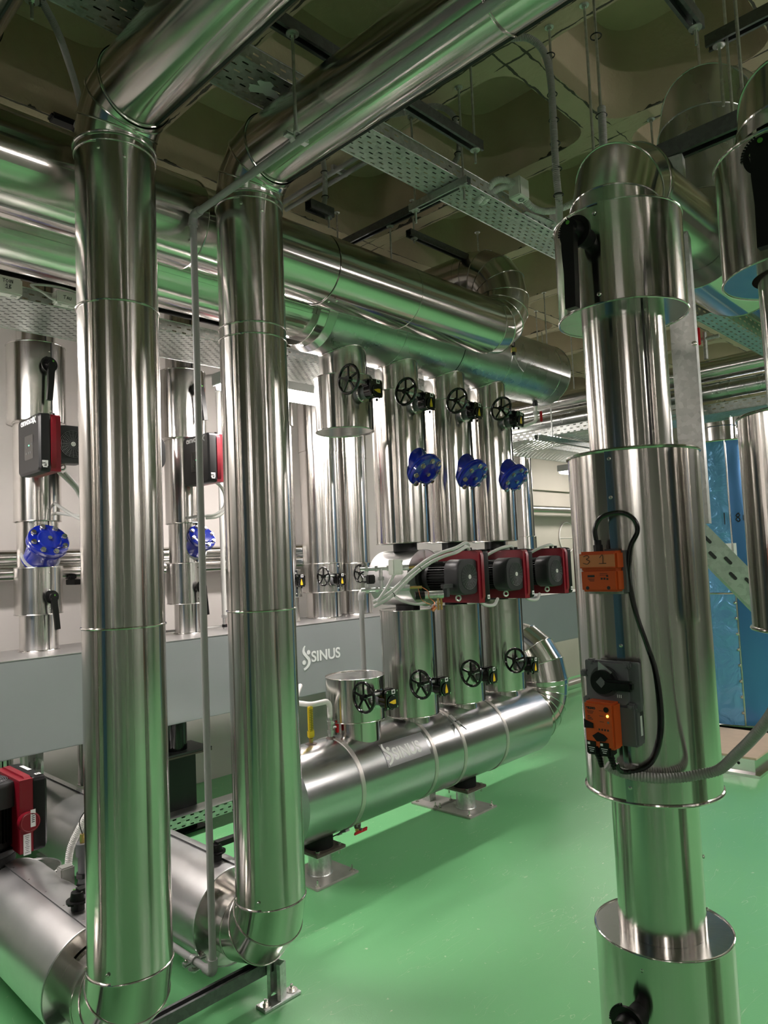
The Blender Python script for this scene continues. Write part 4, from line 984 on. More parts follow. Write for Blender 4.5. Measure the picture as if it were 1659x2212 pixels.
# ================================================================== GREY RECTANGULAR HEADER BOX AND ITS PIPES
TY = 4.36
t = thing('header_box', 'long grey painted rectangular header box with white lettering along the back wall', 'header box', (3.0, 4.28, .71))
put('casing', t, lambda mb: box(mb, (3.0, 4.275, .9615), (9.0, .55, .497), 'steel_paint', None, .006), world=True)
put('top_sheet', t, lambda mb: box(mb, (3.0, 4.277, 1.2115), (9.0, .555, .003), 'alu_matt'), world=True)
lettering('lettering', 'SINUS', .105, t, V((3.315, 3.9988, .945))-t.location, (1, 0, 0), (0, 0, 1), 'white_ink', .0008, .0022)
swirl('emblem', t, V((3.265, 3.9988, .90))-t.location, (1, 0, 0), (0, 0, 1), .165, 'white_ink')
def leg(X, label):
    t = thing('steel_pedestal', label, 'pedestal', (X, 4.26, 0), None, 'black legs under the grey header box')
    put('column', t, lambda mb: box(mb, (0, 0, .235), (.20, .16, .47), 'black_steel', None, .003))
    put('plate', t, lambda mb: (box(mb, (.02, 0, .478), (.34, .26, .012), 'brown_plate', None, .002), box(mb, (.02, 0, .492), (.34, .26, .012), 'grey_dark', None, .002)))
    put('round_block', t, lambda mb: cyl(mb, (.0, 0, .498), (.0, 0, .714), .075, 'black_gloss', 36))
    put('base_plate', t, lambda mb: box(mb, (0, 0, .006), (.3, .26, .012), 'black_steel'))
    return t
l0 = leg(2.38, 'black leg under the grey header box, seen between the two risers')
dup(l0, (3.95, 4.26, 0), None, 'black leg under the grey header box, behind the yellow thermometer')
dup(l0, (.7, 4.26, 0), None, 'black leg under the grey header box, at the left behind the floor pump')
dup(l0, (5.8, 4.26, 0), None, 'black leg under the grey header box, hidden behind the header drum')

def stack(X, label, prof, lev_lo=None):
    """vertical pipe on the header box; prof = list of (r, z0, z1, bead)"""
    t = thing('insulated_branch_pipe', label, 'pipe', (X, TY, 1.213), None, 'vertical pipes on the grey header box')
    put('base_ring', t, lambda mb: torus(mb, (X, TY, 1.218), (0, 0, 1), prof[0][0]+.004, .004, 'alu_far', 40, 6), world=True)
    for k, (r, a, b_, bd) in enumerate(prof):
        nm = 'jacket' if bd else 'cladding'; c0 = prof[k-1][0]-.002 if k and prof[k-1][0] < r else None; c1 = prof[k+1][0]-.002 if k+1 < len(prof) and prof[k+1][0] < r else None
        put(nm, t, lambda mb: clad(mb, (X, TY, a), (X, TY, b_), r, 'alu_far', seam=-1.38, bead0=.003 if bd else 0, bead1=.003 if bd else 0, cap0=c0, cap1=c1), world=True)
        if bd:
            for q in (.12, .5, .88): screw(t, V((X+(r+.001)*math.cos(-1.45), TY+(r+.001)*math.sin(-1.45), a+(b_-a)*q))-t.location, (.15, -1, 0), .8)
    return t
PA = [(.103, 1.213, 1.424, 0), (.128, 1.424, 1.690, 1), (.112, 1.690, 1.957, 0), (.127, 1.957, 2.53, 1), (.159, 2.53, 2.99, 1), (.105, 2.99, 3.9, 0)]
stack(1.59, 'leftmost silver branch pipe on the grey header box, left of the nearest riser', PA)
stack(2.07, 'silver branch pipe on the grey header box, hidden behind the nearest riser', PA)
stack(2.55, 'silver branch pipe between the two risers, behind the thin drain pipe', [(.084, 1.213, 1.415, 0), (.129, 1.415, 1.684, 1), (.110, 1.684, 1.951, 0), (.127, 1.951, 2.52, 1), (.159, 2.52, 2.985, 1), (.105, 2.985, 3.9, 0)])
stack(3.365, 'silver branch pipe mostly behind the right edge of the second riser', [(.115, 1.213, 1.40, 0), (.138, 1.40, 1.60, 1), (.105, 1.60, 2.7, 0), (.12, 2.7, 3.9, 0)])
stack(3.765, 'thick silver branch pipe with a small handwheel, right of the second riser', [(.135, 1.213, 1.416, 0), (.163, 1.416, 1.640, 1), (.156, 1.640, 2.53, 0), (.160, 2.53, 3.1, 0)])
stack(4.12, 'silver branch pipe on the grey header box with a handwheel, left of the sensor pipes', [(.125, 1.213, 1.41, 0), (.150, 1.41, 1.630, 1), (.130, 1.630, 2.50, 0), (.133, 2.50, 3.1, 0)])
stack(6.72, 'thin silver branch pipe on the grey header box seen right of the farthest pump pipe', [(.09, 1.213, 1.50, 0), (.105, 1.50, 1.83, 1), (.092, 1.83, 2.7, 0), (.095, 2.7, 3.9, 0)])
for X, z, s, lb in ((1.59, 2.845, 1.0, 'black lever on the upper jacket of the leftmost branch pipe'), (2.555, 2.84, 1.0, 'black lever on the upper jacket of the branch pipe behind the thin drain pipe'), (2.07, 2.84, 1.0, 'black lever on the upper jacket of the branch pipe hidden by the nearest riser')):
    dup(lev, (X+.0, TY-.185, z), (0, .06 if X < 2 else -.14, 0), lb, None, s)
for X, lb in ((1.60, 'black lever on the lower jacket of the leftmost branch pipe'), (2.56, 'black lever on the lower jacket of the branch pipe behind the thin drain pipe')):
    dup(lev, (X, TY-.155, 1.52), (0, -.12, 0), lb, None, .85)
dup(lev, (6.80, TY-.13, 1.62), (0, -.5, 0), 'tiny black lever on the thin branch pipe beyond the farthest pump', None, .9)
make_check((1.585, 4.20, 1.83), -.62, 'blue bolted valve cover tilted upward on the leftmost branch pipe', 1.18)
dupc = make_check((2.575, 4.20, 1.845), -.62, 'blue bolted valve cover tilted upward, partly behind the thin drain pipe', 1.0)
for (x, z, lb) in ((3.715, 1.505, 'small black handwheel valve on the thick branch pipe right of the second riser'), (4.10, 1.51, 'small black handwheel valve on the branch pipe left of the sensor pipes'), (3.325, 1.515, 'small black gear valve at the right edge of the second riser')):
    dup(g1, (x, 4.14 if x > 3.4 else 4.15, z), None, lb, None, .88)
make_pump((1.60, TY, 2.345), 'red and black pump hanging upside down on the leftmost branch pipe', None, -1, False, 1.0, 'RHC  3', True)
make_pump((2.07, TY+.04, 2.345), 'pump behind the nearest riser with only its grey fan cover showing', None, -1, False, 1.0, 'RHC  2', True)
make_pump((2.60, TY-.02, 2.335), 'red and black pump hanging upside down behind the thin drain pipe', None, -1, False, 1.0, 'RHC  1', True)
wire('pump_cable', 'pale cables hanging from the pump on the leftmost branch pipe', 'cable', [[(1.55, 3.95, 2.20), (1.59, 3.94, 2.16), (1.64, 3.93, 2.10), (1.68, 3.94, 2.02), (1.70, 4.0, 1.97), (1.66, 4.25, 2.0)], [(1.58, 3.94, 2.20), (1.62, 3.93, 2.15), (1.67, 3.92, 2.08), (1.71, 3.93, 2.0), (1.70, 4.02, 1.95), (1.64, 4.25, 2.06)]], .0095, 'flex_light')
wire('pump_cable', 'pale cables looping below the pump behind the thin drain pipe', 'cable', [[(2.52, 3.95, 2.20), (2.575, 3.95, 2.16), (2.605, 3.95, 2.09), (2.590, 3.95, 2.03), (2.53, 3.95, 1.985), (2.47, 3.97, 1.975), (2.44, 4.0, 1.975), (2.50, 4.26, 1.98)], [(2.55, 3.95, 2.19), (2.60, 3.95, 2.14), (2.625, 3.95, 2.08), (2.605, 3.95, 2.015), (2.54, 3.95, 1.968), (2.47, 3.97, 1.96)]], .0085, 'flex_light')
# pipes along the wall
for z, r, lb in ((1.76, .050, 'upper of the two silver pipes along the back wall'), (1.665, .052, 'lower of the two silver pipes along the back wall')):
    t = thing('wall_pipe', lb, 'pipe', (2.0, 4.85, z), None, 'silver pipes along the back wall')
    put('cladding', t, lambda mb: clad(mb, (-3.5, 4.85, z), (4.6, 4.85, z), r, 'alu_far', seam=1.0, n=40), world=True)
t = thing('pipe_bracket', 'small black bracket under the wall pipes right of the leftmost branch pipe', 'bracket', (1.98, 4.80, 1.60))
put('arm', t, lambda mb: (box(mb, (0, 0, -.01), (.06, .14, .035), 'black_steel', None, .003), box(mb, (-.02, 0, .02), (.05, .05, .03), 'black_steel', None, .008)))
t = thing('thin_wall_pipe', 'thin upright pipe with a red tap at the left edge of the second riser', 'pipe', (2.84, TY, 1.213))
put('tube', t, lambda mb: tube(mb, bend_path([(2.84, TY, 1.30), (2.84, TY, 3.02), (2.84, 4.6, 3.05)], .05), .0165, 'flex_light', 14), world=True)
put('tap_body', t, lambda mb: (cyl(mb, (2.84, TY, 1.213), (2.84, TY, 1.315), .013, 'zinc', 14), hexhead(mb, (2.84, TY, 1.225), (0, 0, 1), .020, .02, 'black_steel'), hexhead(mb, (2.84, TY, 1.29), (0, 0, 1), .022, .02, 'zinc')), world=True)
put('tap_lever', t, lambda mb: box(mb, (2.875, TY-.03, 1.262), (.055, .014, .026), 'red_handle', None, .005), world=True)
put('drain_hose', t, lambda mb: tube(mb, smooth_path([(2.83, TY+.02, 1.232), (2.70, 4.44, 1.226), (2.55, 4.5, 1.226), (2.40, 4.52, 1.226)]), .0075, 'flex_light', 8), world=True)
put('upper_tap', t, lambda mb: (hexhead(mb, (2.84, TY, 2.90), (0, 0, 1), .022, .05, 'zinc'), box(mb, (2.86, TY-.02, 2.925), (.03, .012, .03), 'red_handle', None, .003)), world=True)
t = thing('wall_pipe', 'short silver pipe with a clamped end on the concrete part of the back wall', 'pipe', (7.9, 4.82, 2.19))
put('cladding', t, lambda mb: (clad(mb, (7.5, 4.82, 2.19), (10.5, 4.82, 2.19), .046, 'alu_far', n=32)), world=True)
put('end_clamp', t, lambda mb: (cyl(mb, (7.42, 4.82, 2.19), (7.5, 4.82, 2.19), .058, 'alu_far', 28), torus(mb, (7.44, 4.82, 2.19), (1, 0, 0), .06, .008, 'zinc', 28)), world=True)
t = thing('wall_hatch', 'round plate with a thin rim on the concrete wall above the farthest pump', 'hatch', (8.62, 4.965, 1.84))
put('plate', t, lambda mb: cyl(mb, (8.62, 4.968, 1.84), (8.62, 4.955, 1.84), .20, 'wall_concrete', 48), world=True)
put('rim', t, lambda mb: (torus(mb, (8.62, 4.955, 1.84), (0, 1, 0), .20, .006, 'white_plastic', 48, 6), box(mb, (8.62, 4.953, 1.83), (.40, .006, .006), 'white_plastic')), world=True)

# ================================================================== CABLE TRAYS, STRUTS AND RODS
def tray(label, p0, p1, wdt, h=.06, group='perforated cable trays', lidded=False):
    """p0, p1: ends of the centre line of the tray floor"""
    p0, p1 = V(p0), V(p1); d = (p1-p0).normalized(); sd = d.cross(V((0, 0, 1))).normalized(); ln = (p1-p0).length
    t = thing('cable_tray', label, 'cable tray', p0, None, group)
    def sheet(mb, a, e, f, wd, mat='tray', v0=0.0):
        vs = [a, a+e*ln, a+e*ln+f*wd, a+f*wd]; mb.add(vs, [(0, 1, 2, 3)], mat, [[(0, v0), (ln, v0), (ln, v0+wd), (0, v0+wd)]], False)
    mb = MB(); a = p0-sd*(wdt/2)
    sheet(mb, a+V((0, 0, 0)), d, sd, wdt)
    mb.build('perforated_floor', t, world=True)
    for s in (-1, 1):
        mb = MB(); q = p0+sd*(s*wdt/2); sheet(mb, q, d, V((0, 0, 1)), h, 'tray', .006)
        tube(mb, [q, q+d*ln], .0025, 'galv', 6); tube(mb, [q+V((0, 0, h)), q+d*ln+V((0, 0, h))], .003, 'galv', 6); mb.build('side_rail', t, world=True)
    return t
t = tray('perforated cable tray under the ceiling crossing above both overhead silver pipes', (-2.5, 2.04, 3.40), (4.3, 2.04, 3.40), .19)
def splash(mb):
    n = 22; vs = []
    for k in range(n):
        a = 2*PI*k/n; r = .035*(1+.35*math.sin(3*a+1)+.2*math.sin(7*a)); vs.append((1.565+r*1.7*math.cos(a), 2.035+r*math.sin(a), 3.3992))
    mb.add(vs, [list(range(n))[::-1]], 'label', None, False)
put('plaster_splash', t, splash, world=True)
put('cables', t, lambda mb: [tube(mb, [(-2.5, 1.99+.03*k, 3.412), (4.3, 1.985+.03*k, 3.412)], .008, 'black_plastic', 6) for k in range(4)], world=True)
t = tray('perforated cable tray above the branch pipes on the left, carrying two pale junction boxes', (-3.0, 3.735, 2.95), (4.4, 3.735, 2.95), .47)
put('cables', t, lambda mb: [tube(mb, [(-3.0, 3.56+.035*k, 2.962), (4.4, 3.56+.035*k, 2.962)], .012, 'black_plastic', 6) for k in range(11)], world=True)
for (x, sz, tx, lb) in ((1.135, .135, 'TOIN\n 1B', 'larger pale junction box marked TO1N 1B on the cable tray at the left edge'), (1.405, .105, 'TAU', 'smaller pale junction box marked TAU on the cable tray left of the nearest riser')):
    t = thing('junction_box', lb, 'electrical box', (x, 3.475, 2.985), None, 'junction boxes on the left cable tray')
    put('case', t, lambda mb: box(mb, (0, 0, .0), (sz, .06, sz*.62), 'light_plastic', None, .008))
    for s in (-.3, .25):
        mb = MB(); cyl(mb, (sz*s, -.005, -sz*.305), (sz*s, -.005, -sz*.345), .013, 'flex_light', 18); mb.build('knockout', t)
    strk = {'TAU': [[(-.018, .012), (-.004, .014)], [(-.011, .013), (-.012, -.004)], [(-.002, -.004), (.003, .010), (.008, -.004)], [(.0, .001), (.007, .001)], [(.012, .010), (.012, -.002), (.018, -.003), (.020, .010)]],
            'T': [[(-.022, .028), (-.008, .030)], [(-.015, .029), (-.016, .012)], [(-.002, .028), (-.006, .020), (-.002, .013), (.003, .020), (-.002, .028)], [(.008, .014), (.008, .029)], [(.014, .014), (.015, .029), (.022, .014), (.023, .030)], [(-.008, -.002), (-.002, .006), (-.002, -.014)], [(-.010, -.014), (.006, -.014)], [(.008, -.014), (.008, .004), (.015, .002), (.009, -.004), (.016, -.010), (.008, -.014)]]}
    strokes('handwriting', strk['TAU' if tx == 'TAU' else 'T'], t, (0, -.031, -.004), (1, 0, 0), (0, 0, 1), .0012, 'ink')
wire('tray_cable', 'pale cable drooping from the smaller junction box on the left cable tray', 'cable', [[(1.36, 3.46, 2.99), (1.34, 3.45, 2.965), (1.30, 3.46, 2.99), (1.25, 3.47, 3.02), (1.40, 3.46, 3.035), (1.62, 3.47, 3.0)]], .006, 'flex_light')
def strut(label, p0, p1, w, openz, rods=(), mat='strut', wz=-.045, group='strut channels under the ceiling', cat='strut channel'):
    t = thing('strut_channel', label, cat, p0, None, group)
    put('channel', t, lambda mb: channel(mb, p0, p1, w, w, openz, mat), world=True)
    for (x, y, z0, z1) in rods:
        mb = MB(); cyl(mb, (x, y, z0), (x, y, z1), .0055, 'zinc', 12); mb.build('threaded_rod', t, world=True)
        zb = (V(p0).z+V(p1).z)/2-w/2
        mb = MB(); cyl(mb, (x, y, zb-.004), (x, y, zb), .022, 'zinc', 28); hexhead(mb, (x, y, zb-.004), (0, 0, -1), .010, .010); mb.build('washer_nut', t, world=True)
        if z1 > 3.8:
            mb = MB(); cyl(mb, (x, y, ZR-.004), (x, y, ZR), .019, 'zinc', 20); hexhead(mb, (x, y, ZR-.004), (0, 0, -1), .010, .010); mb.build('ceiling_anchor', t, world=True)
    return t
strut('dark strut channel above the two overhead silver pipes, its free end hanging on a rod', (.70, 1.785, 3.455), (2.55, 1.785, 3.455), .045, (0, 0, -1), [(2.515, 1.785, 3.37, 3.84), (.95, 1.785, 3.40, 3.84)])
def trapeze(X, ya, yb, z, label):
    t = strut(label, (X, ya, z), (X, yb, z), .035, (0, 0, -1), [(X, ya+.03, z-.085, ZR), (X, yb-.03, z-.085, ZR)], 'galv')
    return t
trapeze(2.615, 1.90, 2.26, 3.378, 'short hanger bar under the upper cable tray with two rods')
t = trapeze(2.66, 3.45, 4.02, 2.930, 'short hanger bar under the left cable tray beside the second riser')
trapeze(.45, 3.45, 4.02, 2.930, 'short hanger bar under the left cable tray beyond the left edge')
strut('strut channel under the ceiling with a rod down to the high pipe', (2.99, 2.25, 3.615), (2.99, 3.35, 3.615), .045, (0, 0, -1), [(3.0, 2.76, 3.26, 3.62), (2.99, 3.2, 3.5, 3.84)])
strut('short dark strut channel near the segmented bend of the high pipe', (3.19, 2.785, 3.62), (3.95, 2.785, 3.62), .042, (0, 0, -1), [(3.24, 2.785, 3.57, 3.84), (3.9, 2.785, 3.55, 3.84)])
strut('strut channel running above the elbow of the right silver column, holding the pipes beside it', (2.36, .30, 2.965), (2.36, .92, 2.965), .055, (0, 0, -1), [(2.365, .655, 2.87, 3.84)], 'strut')
strut('steep strut channel with a bolt end at the top right corner', (1.2, .815, 3.44), (2.50, .815, 3.44), .045, (0, 0, -1), [(2.47, .815, 3.355, 3.84)])
strut('strut channel at the upper right corner, seen end-on above the far drum', (2.75, .25, 3.53), (2.75, .87, 3.53), .045, (0, 0, -1), [(2.755, .83, 3.27, 3.53)])
strut('strut end with a bolt at the top left corner', (.60, 2.225, 3.475), (.845, 2.225, 3.475), .045, (0, 0, -1), [(.815, 2.235, 3.39, 3.84)])
def rod(x, y, z0, label, r=.0055):
    t = thing('threaded_rod', label, 'threaded rod', (x, y, z0), None, 'threaded rods from the ceiling')
    put('rod', t, lambda mb: cyl(mb, (0, 0, 0), (0, 0, ZR-z0), r, 'zinc', 12))
    put('ceiling_anchor', t, lambda mb: (cyl(mb, (0, 0, ZR-z0-.004), (0, 0, ZR-z0), .019, 'zinc', 20), hexhead(mb, (0, 0, ZR-z0-.004), (0, 0, -1), .010, .010)))
    return t
rod(2.594, 1.433, 3.08, 'threaded rod with a corrugated conduit tied along it, right of the upper cable tray')
rod(2.593, 1.271, 2.80, 'long bare threaded rod above the right silver column')
rod(2.520, 1.195, 2.80, 'long threaded rod with black ties above the right silver column')
rod(3.55, 1.419, 3.60, 'short threaded rod behind the top of the right silver column')
rod(3.02, .99, 3.62, 'short anchor stub in the ceiling left of the far drum')
rod(2.75, .80, 2.75, 'threaded rod in front of the far drum at the upper right')
rod(5.6, 3.4, 2.72, 'far threaded rod left of the right column, holding the distant tray')
rod(6.3, 3.45, 2.72, 'second far threaded rod left of the right column')
rod(5.0, 2.6, 3.5, 'short far threaded rod above the distant tray')
def flex(name_label, pts, r, mat='flex_grey', ties=(), rigid=False):
    t = thing('corrugated_conduit', name_label, 'conduit', pts[0], None, 'corrugated conduits')
    put('corrugated_tube', t, lambda mb: tube(mb, smooth_path(pts, 8), r, mat, 12, True, .07, .0075), world=True)
    for p in ties:
        mb = MB(); torus(mb, p, (0, 0, 1), r*1.35, .0025, 'black_plastic', 20, 6); mb.build('cable_tie', t, world=True)
    return t
ex, ey = 2.594, 1.433
flex('grey corrugated conduit bending off the ceiling and down a rod with black ties', [(2.30, 1.66, 3.81), (2.42, 1.60, 3.815), (2.50, 1.565, 3.818), (2.54, 1.50, 3.80), (2.572, 1.452, 3.73), (2.575, 1.43, 3.60), (2.575, 1.43, 3.40), (2.577, 1.432, 3.2), (2.60, 1.44, 3.09), (2.70, 1.50, 3.06)], .0145, 'flex_grey', [(ex-.008, ey, z) for z in (3.71, 3.54, 3.43, 3.33, 3.22, 3.11)])
flex('grey corrugated conduit tied to the rod above the right silver column', [(2.505, 1.185, 3.33), (2.500, 1.185, 3.2), (2.497, 1.19, 3.05), (2.495, 1.19, 2.85)], .015, 'flex_grey', [(2.512, 1.192, 3.62), (2.510, 1.19, 3.30), (2.507, 1.19, 3.08)])
flex('grey corrugated conduit beside the hanger rod of the upper cable tray', [(2.50, 2.28, 3.82), (2.56, 2.18, 3.82), (2.60, 2.07, 3.81), (2.625, 1.985, 3.74), (2.635, 1.96, 3.62), (2.63, 1.97, 3.52), (2.58, 2.02, 3.44)], .013, 'flex_grey', [(2.617, 1.955, 3.70), (2.62, 1.955, 3.53)])
flex('pale corrugated conduit looping out of a cut in the upper cable tray', [(2.86, 2.03, 3.415), (2.83, 2.00, 3.395), (2.845, 1.965, 3.43), (2.87, 1.93, 3.475), (2.91, 1.90, 3.485), (2.96, 1.88, 3.475)], .0165, 'flex_light')
flex('second pale corrugated conduit looping beside the small box on the upper cable tray', [(2.90, 2.04, 3.42), (2.87, 1.99, 3.405), (2.89, 1.95, 3.44), (2.93, 1.91, 3.462), (2.98, 1.89, 3.455)], .0155, 'flex_light')
flex('pale corrugated conduit sagging from the small box on the upper cable tray to the right', [(3.03, 1.88, 3.44), (3.09, 1.87, 3.40), (3.16, 1.84, 3.385), (3.22, 1.78, 3.395), (3.27, 1.70, 3.43), (3.30, 1.60, 3.50)], .0165, 'flex_light')
t = thing('junction_box', 'small pale junction box on the near edge of the upper cable tray', 'electrical box', (2.995, 1.875, 3.455))
put('case', t, lambda mb: box(mb, (0, 0, 0), (.085, .07, .10), 'light_plastic', None, .006))
put('knockout', t, lambda mb: (cyl(mb, (.005, -.008, -.05), (.005, -.008, -.055), .016, 'flex_light', 20), torus(mb, (.005, -.008, -.055), (0, 0, 1), .012, .003, 'cast_grey', 20, 6)))
t = thing('tray_joint', 'bent cover plate on the upper cable tray right of the small box', 'tray fitting', (3.35, 1.93, 3.40))
put('plate', t, lambda mb: (box(mb, (-.03, 0.03, .012), (.36, .12, .004), 'galv', (V((1, -.12, .02)).normalized(), V((.12, 1, 0)).normalized(), V((-.02, 0, 1)))), box(mb, (.05, -.045, .03), (.22, .004, .05), 'galv')))
for k in range(4):
    mb = MB(); hexhead(mb, (.02+.04*k, -.02+.03*(k % 2), .009), (0, 0, -1), .009, .006, 'bolt'); mb.build('bolt', t)
t = thing('ceiling_conduit', 'pair of thin grey conduits fixed along a ceiling rib behind the second riser', 'conduit', (2.64, 2.9, 3.80))
for x in (2.615, 2.68):
    mb = MB(); tube(mb, bend_path([(x, 3.32, 3.80), (x, 2.60, 3.80), (x+.02, 2.44, 3.81), (x+.2, 2.36, 3.815)], .05), .0135, 'grey_plastic', 12); mb.build('tube', t, world=True)
put('clip', t, lambda mb: box(mb, (2.65, 2.8, 3.815), (.11, .02, .03), 'grey_plastic'), world=True)
t = thing('strut_channel', 'small hanging strut end with a conduit and a bolt, right of the second riser', 'strut channel', (2.45, 2.74, 3.49), None, 'strut channels under the ceiling')
put('channel', t, lambda mb: channel(mb, (2.36, 2.74, 3.50), (2.52, 2.74, 3.50), .05, .05, (0, 0, -1)), world=True)
put('bolt', t, lambda mb: (cyl(mb, (2.50, 2.74, 3.42), (2.50, 2.74, 3.48), .006, 'zinc', 10), cyl(mb, (2.50, 2.74, 3.470), (2.50, 2.74, 3.476), .02, 'zinc', 20)), world=True)
flex('grey corrugated conduit dropping from the ceiling to the small strut end', [(2.51, 2.78, 3.83), (2.51, 2.77, 3.75), (2.505, 2.765, 3.65), (2.49, 2.76, 3.56), (2.44, 2.75, 3.52)], .0135, 'flex_grey', [(2.508, 2.768, 3.74), (2.503, 2.764, 3.60)])
flex('grey corrugated conduit arching across the ceiling at the top left corner', [(.90, 2.46, 3.70), (.966, 2.535, 3.70), (1.056, 2.638, 3.70), (1.159, 2.786, 3.70), (1.254, 2.933, 3.70), (1.323, 3.064, 3.70), (1.36, 3.20, 3.72)], .0135)
t = thing('ceiling_bracket', 'small black bracket at the ceiling left of the nearest riser', 'bracket', (1.40, 3.36, 3.79))
put('plate', t, lambda mb: (box(mb, (0, 0, .03), (.20, .07, .03), 'black_steel', None, .01), box(mb, (.05, 0, 0), (.07, .06, .05), 'black_steel', None, .012)))
# low lidded tray on the floor
t = thing('floor_tray', 'low lidded cable tray along the floor behind the two risers', 'cable tray', (2.6, 4.10, 0))
put('lid', t, lambda mb: box(mb, (2.6, 4.12, .142), (2.2, .13, .004), 'alu_matt'), world=True)
def ft(mb):
    vs = [(1.5, 4.055, .075), (3.7, 4.055, .075), (3.7, 4.055, .142), (1.5, 4.055, .142)]; mb.add(vs, [(0, 1, 2, 3)], 'tray', [[(0, .004), (2.2, .004), (2.2, .071), (0, .071)]], False)
    vs = [(1.5, 4.185, .075), (3.7, 4.185, .075), (3.7, 4.185, .142), (1.5, 4.185, .142)]; mb.add(vs, [(3, 2, 1, 0)], 'tray', [[(0, .004), (2.2, .004), (2.2, .071), (0, .071)]], False)
    vs = [(1.5, 4.055, .075), (3.7, 4.055, .075), (3.7, 4.185, .075), (1.5, 4.185, .075)]; mb.add(vs, [(3, 2, 1, 0)], 'galv', None, False)
put('perforated_sides', t, ft, world=True)
for x in (1.7, 2.9, 3.6):
    mb = MB(); box(mb, (x, 4.12, .037), (.06, .12, .074), 'black_steel'); mb.build('foot', t, world=True)

# ================================================================== LEFT FLOOR PUMP
ZUP = Matrix.Rotation(-PI/2, 3, 'X').to_euler()
t = make_pump((1.035, 3.42, .29), 'large red and black pump standing upright on the floor pipe at the lower left edge', ZUP, 1, False, 1.0)
put('cap_cover', t, lambda mb: (cyl(mb, (.100, -.33, -.156), (.100, -.33, -.185), .042, 'red_plastic', 32), torus(mb, (.100, -.33, -.184), (0, 0, 1), .036, .004, 'red_plastic', 32)))
put('rating_label', t, lambda mb: (box(mb, (.098, -.235, -.1568), (.030, .085, .0016), 'label')))
put('cap_label', t, lambda mb: box(mb, (.112, -.345, -.1865), (.020, .07, .0012), 'label'))
put('label_print', t, lambda mb: [box(mb, (.112, -.362+.008*k, -.1873), (.012, .0035, .0006), 'ink') for k in range(5)]+[box(mb, (.098, -.270+.0075*k, -.1578), (.018-.004*(k % 3), .0018, .0006), 'grey_dark') for k in range(10)])
put('top_label', t, lambda mb: (box(mb, (.155, -.5062, .02), (.016, .0014, .10), 'label'), ))
put('base', t, lambda mb: (cyl(mb, (0, -.21, 0), (0, -.06, 0), .098, 'black_steel', 40), box(mb, (.0, -.12, -.095), (.10, .06, .02), 'black_steel', None, .004)))
put('rating_print', t, lambda mb: [box(mb, (.0, -.135+.012*k, -.1055), (.075-.02*(k % 2), .003, .0006), 'cast_grey') for k in range(3)])
t = thing('flange_jacket', 'low round silver jacket cap beside the base of the left floor pump', 'pipe jacket', (1.235, 3.50, .2))
put('shell', t, lambda mb: (clad(mb, (1.215, 3.47, .10), (1.215, 3.47, .34), .125, 'alu_matt', seam=-.9, bead1=.003, cap1=.005)), world=True)
put('bolt', t, lambda mb: (cyl(mb, (1.16, 3.42, .340), (1.16, 3.42, .352), .03, 'black_steel', 20), hexhead(mb, (1.15, 3.42, .35), (0, 0, 1), .010, .014, 'black_steel')), world=True)
t = thing('floor_pipe', 'silver floor pipe continuing behind the left floor pump', 'pipe', (1.1, 3.6, .26))
put('cladding', t, lambda mb: clad(mb, (1.1, 3.38, .26), (1.1, 3.98, .26), .10, 'alu_matt', seam=1), world=True)
flex('white corrugated hose beside the nearest riser at the lower left', [(1.36, 3.07, .72), (1.335, 3.09, .66), (1.295, 3.13, .57), (1.27, 3.16, .49), (1.26, 3.165, .40), (1.262, 3.17, .34)], .0145, 'white_plastic')
t = thing('sensor_manifold', 'grey sensor pipe and small box beside the nearest riser at the lower left', 'pipe fitting', (1.275, 3.02, .3))
put('pipe', t, lambda mb: (cyl(mb, (1.262, 3.02, .28), (1.262, 3.02, .54), .019, 'cast_grey', 18), cyl(mb, (1.262, 3.02, .50), (1.262, 3.02, .55), .026, 'cast_grey', 18)), world=True)
for z in (.335, .375, .415):
    mb = MB(); hexhead(mb, (1.262, 3.02, z), (0, 0, 1), .028, .018, 'black_steel'); mb.build('nut', t, world=True)
put('brass_probe', t, lambda mb: (cyl(mb, (1.262, 3.02, .55), (1.262, 3.02, .585), .010, 'brass', 14), tube(mb, smooth_path([(1.262, 3.02, .585), (1.255, 3.03, .63), (1.27, 3.03, .66), (1.29, 3.02, .68)]), .002, 'black_plastic', 6)), world=True)
put('case', t, lambda mb: box(mb, (1.215, 3.075, .41), (.055, .05, .10), 'flex_grey', None, .005), world=True)
t = thing('tank_outlet_pipe', 'silver pipe with a black flange under the grey header box at the left', 'pipe', (1.35, 4.28, .5))
put('cladding', t, lambda mb: clad(mb, (1.28, 4.28, .30), (1.28, 4.28, .712), .13, 'alu_far', seam=-1.2), world=True)
put('flange', t, lambda mb: box(mb, (1.40, 4.12, .56), (.14, .06, .05), 'black_steel', None, .01), world=True)
t = thing('tank_outlet_pipe', 'short grey pipe stub under the grey header box beside the nearest riser', 'pipe', (1.92, 4.28, .5))
put('cladding', t, lambda mb: clad(mb, (1.86, 4.36, .40), (1.86, 4.36, .712), .055, 'alu_far', seam=-1.2, bead0=.004), world=True)
t = thing('foil_panel', 'crumpled dark foil sheet hanging under the grey header box', 'insulation sheet', (1.6, 4.5, .0))
def foil(mb):
    n = 10; vs = []; fs = []
    for i in range(n):
        for j in range(n): vs.append((1.53+.13*i/(n-1), 4.50+.02*random.random(), .25+.46*j/(n-1)))
    for i in range(n-1):
        for j in range(n-1): fs.append((i*n+j, (i+1)*n+j, (i+1)*n+j+1, i*n+j+1))
    mb.add(vs, fs, 'alu_dark', None, False)
put('sheet', t, foil, world=True)

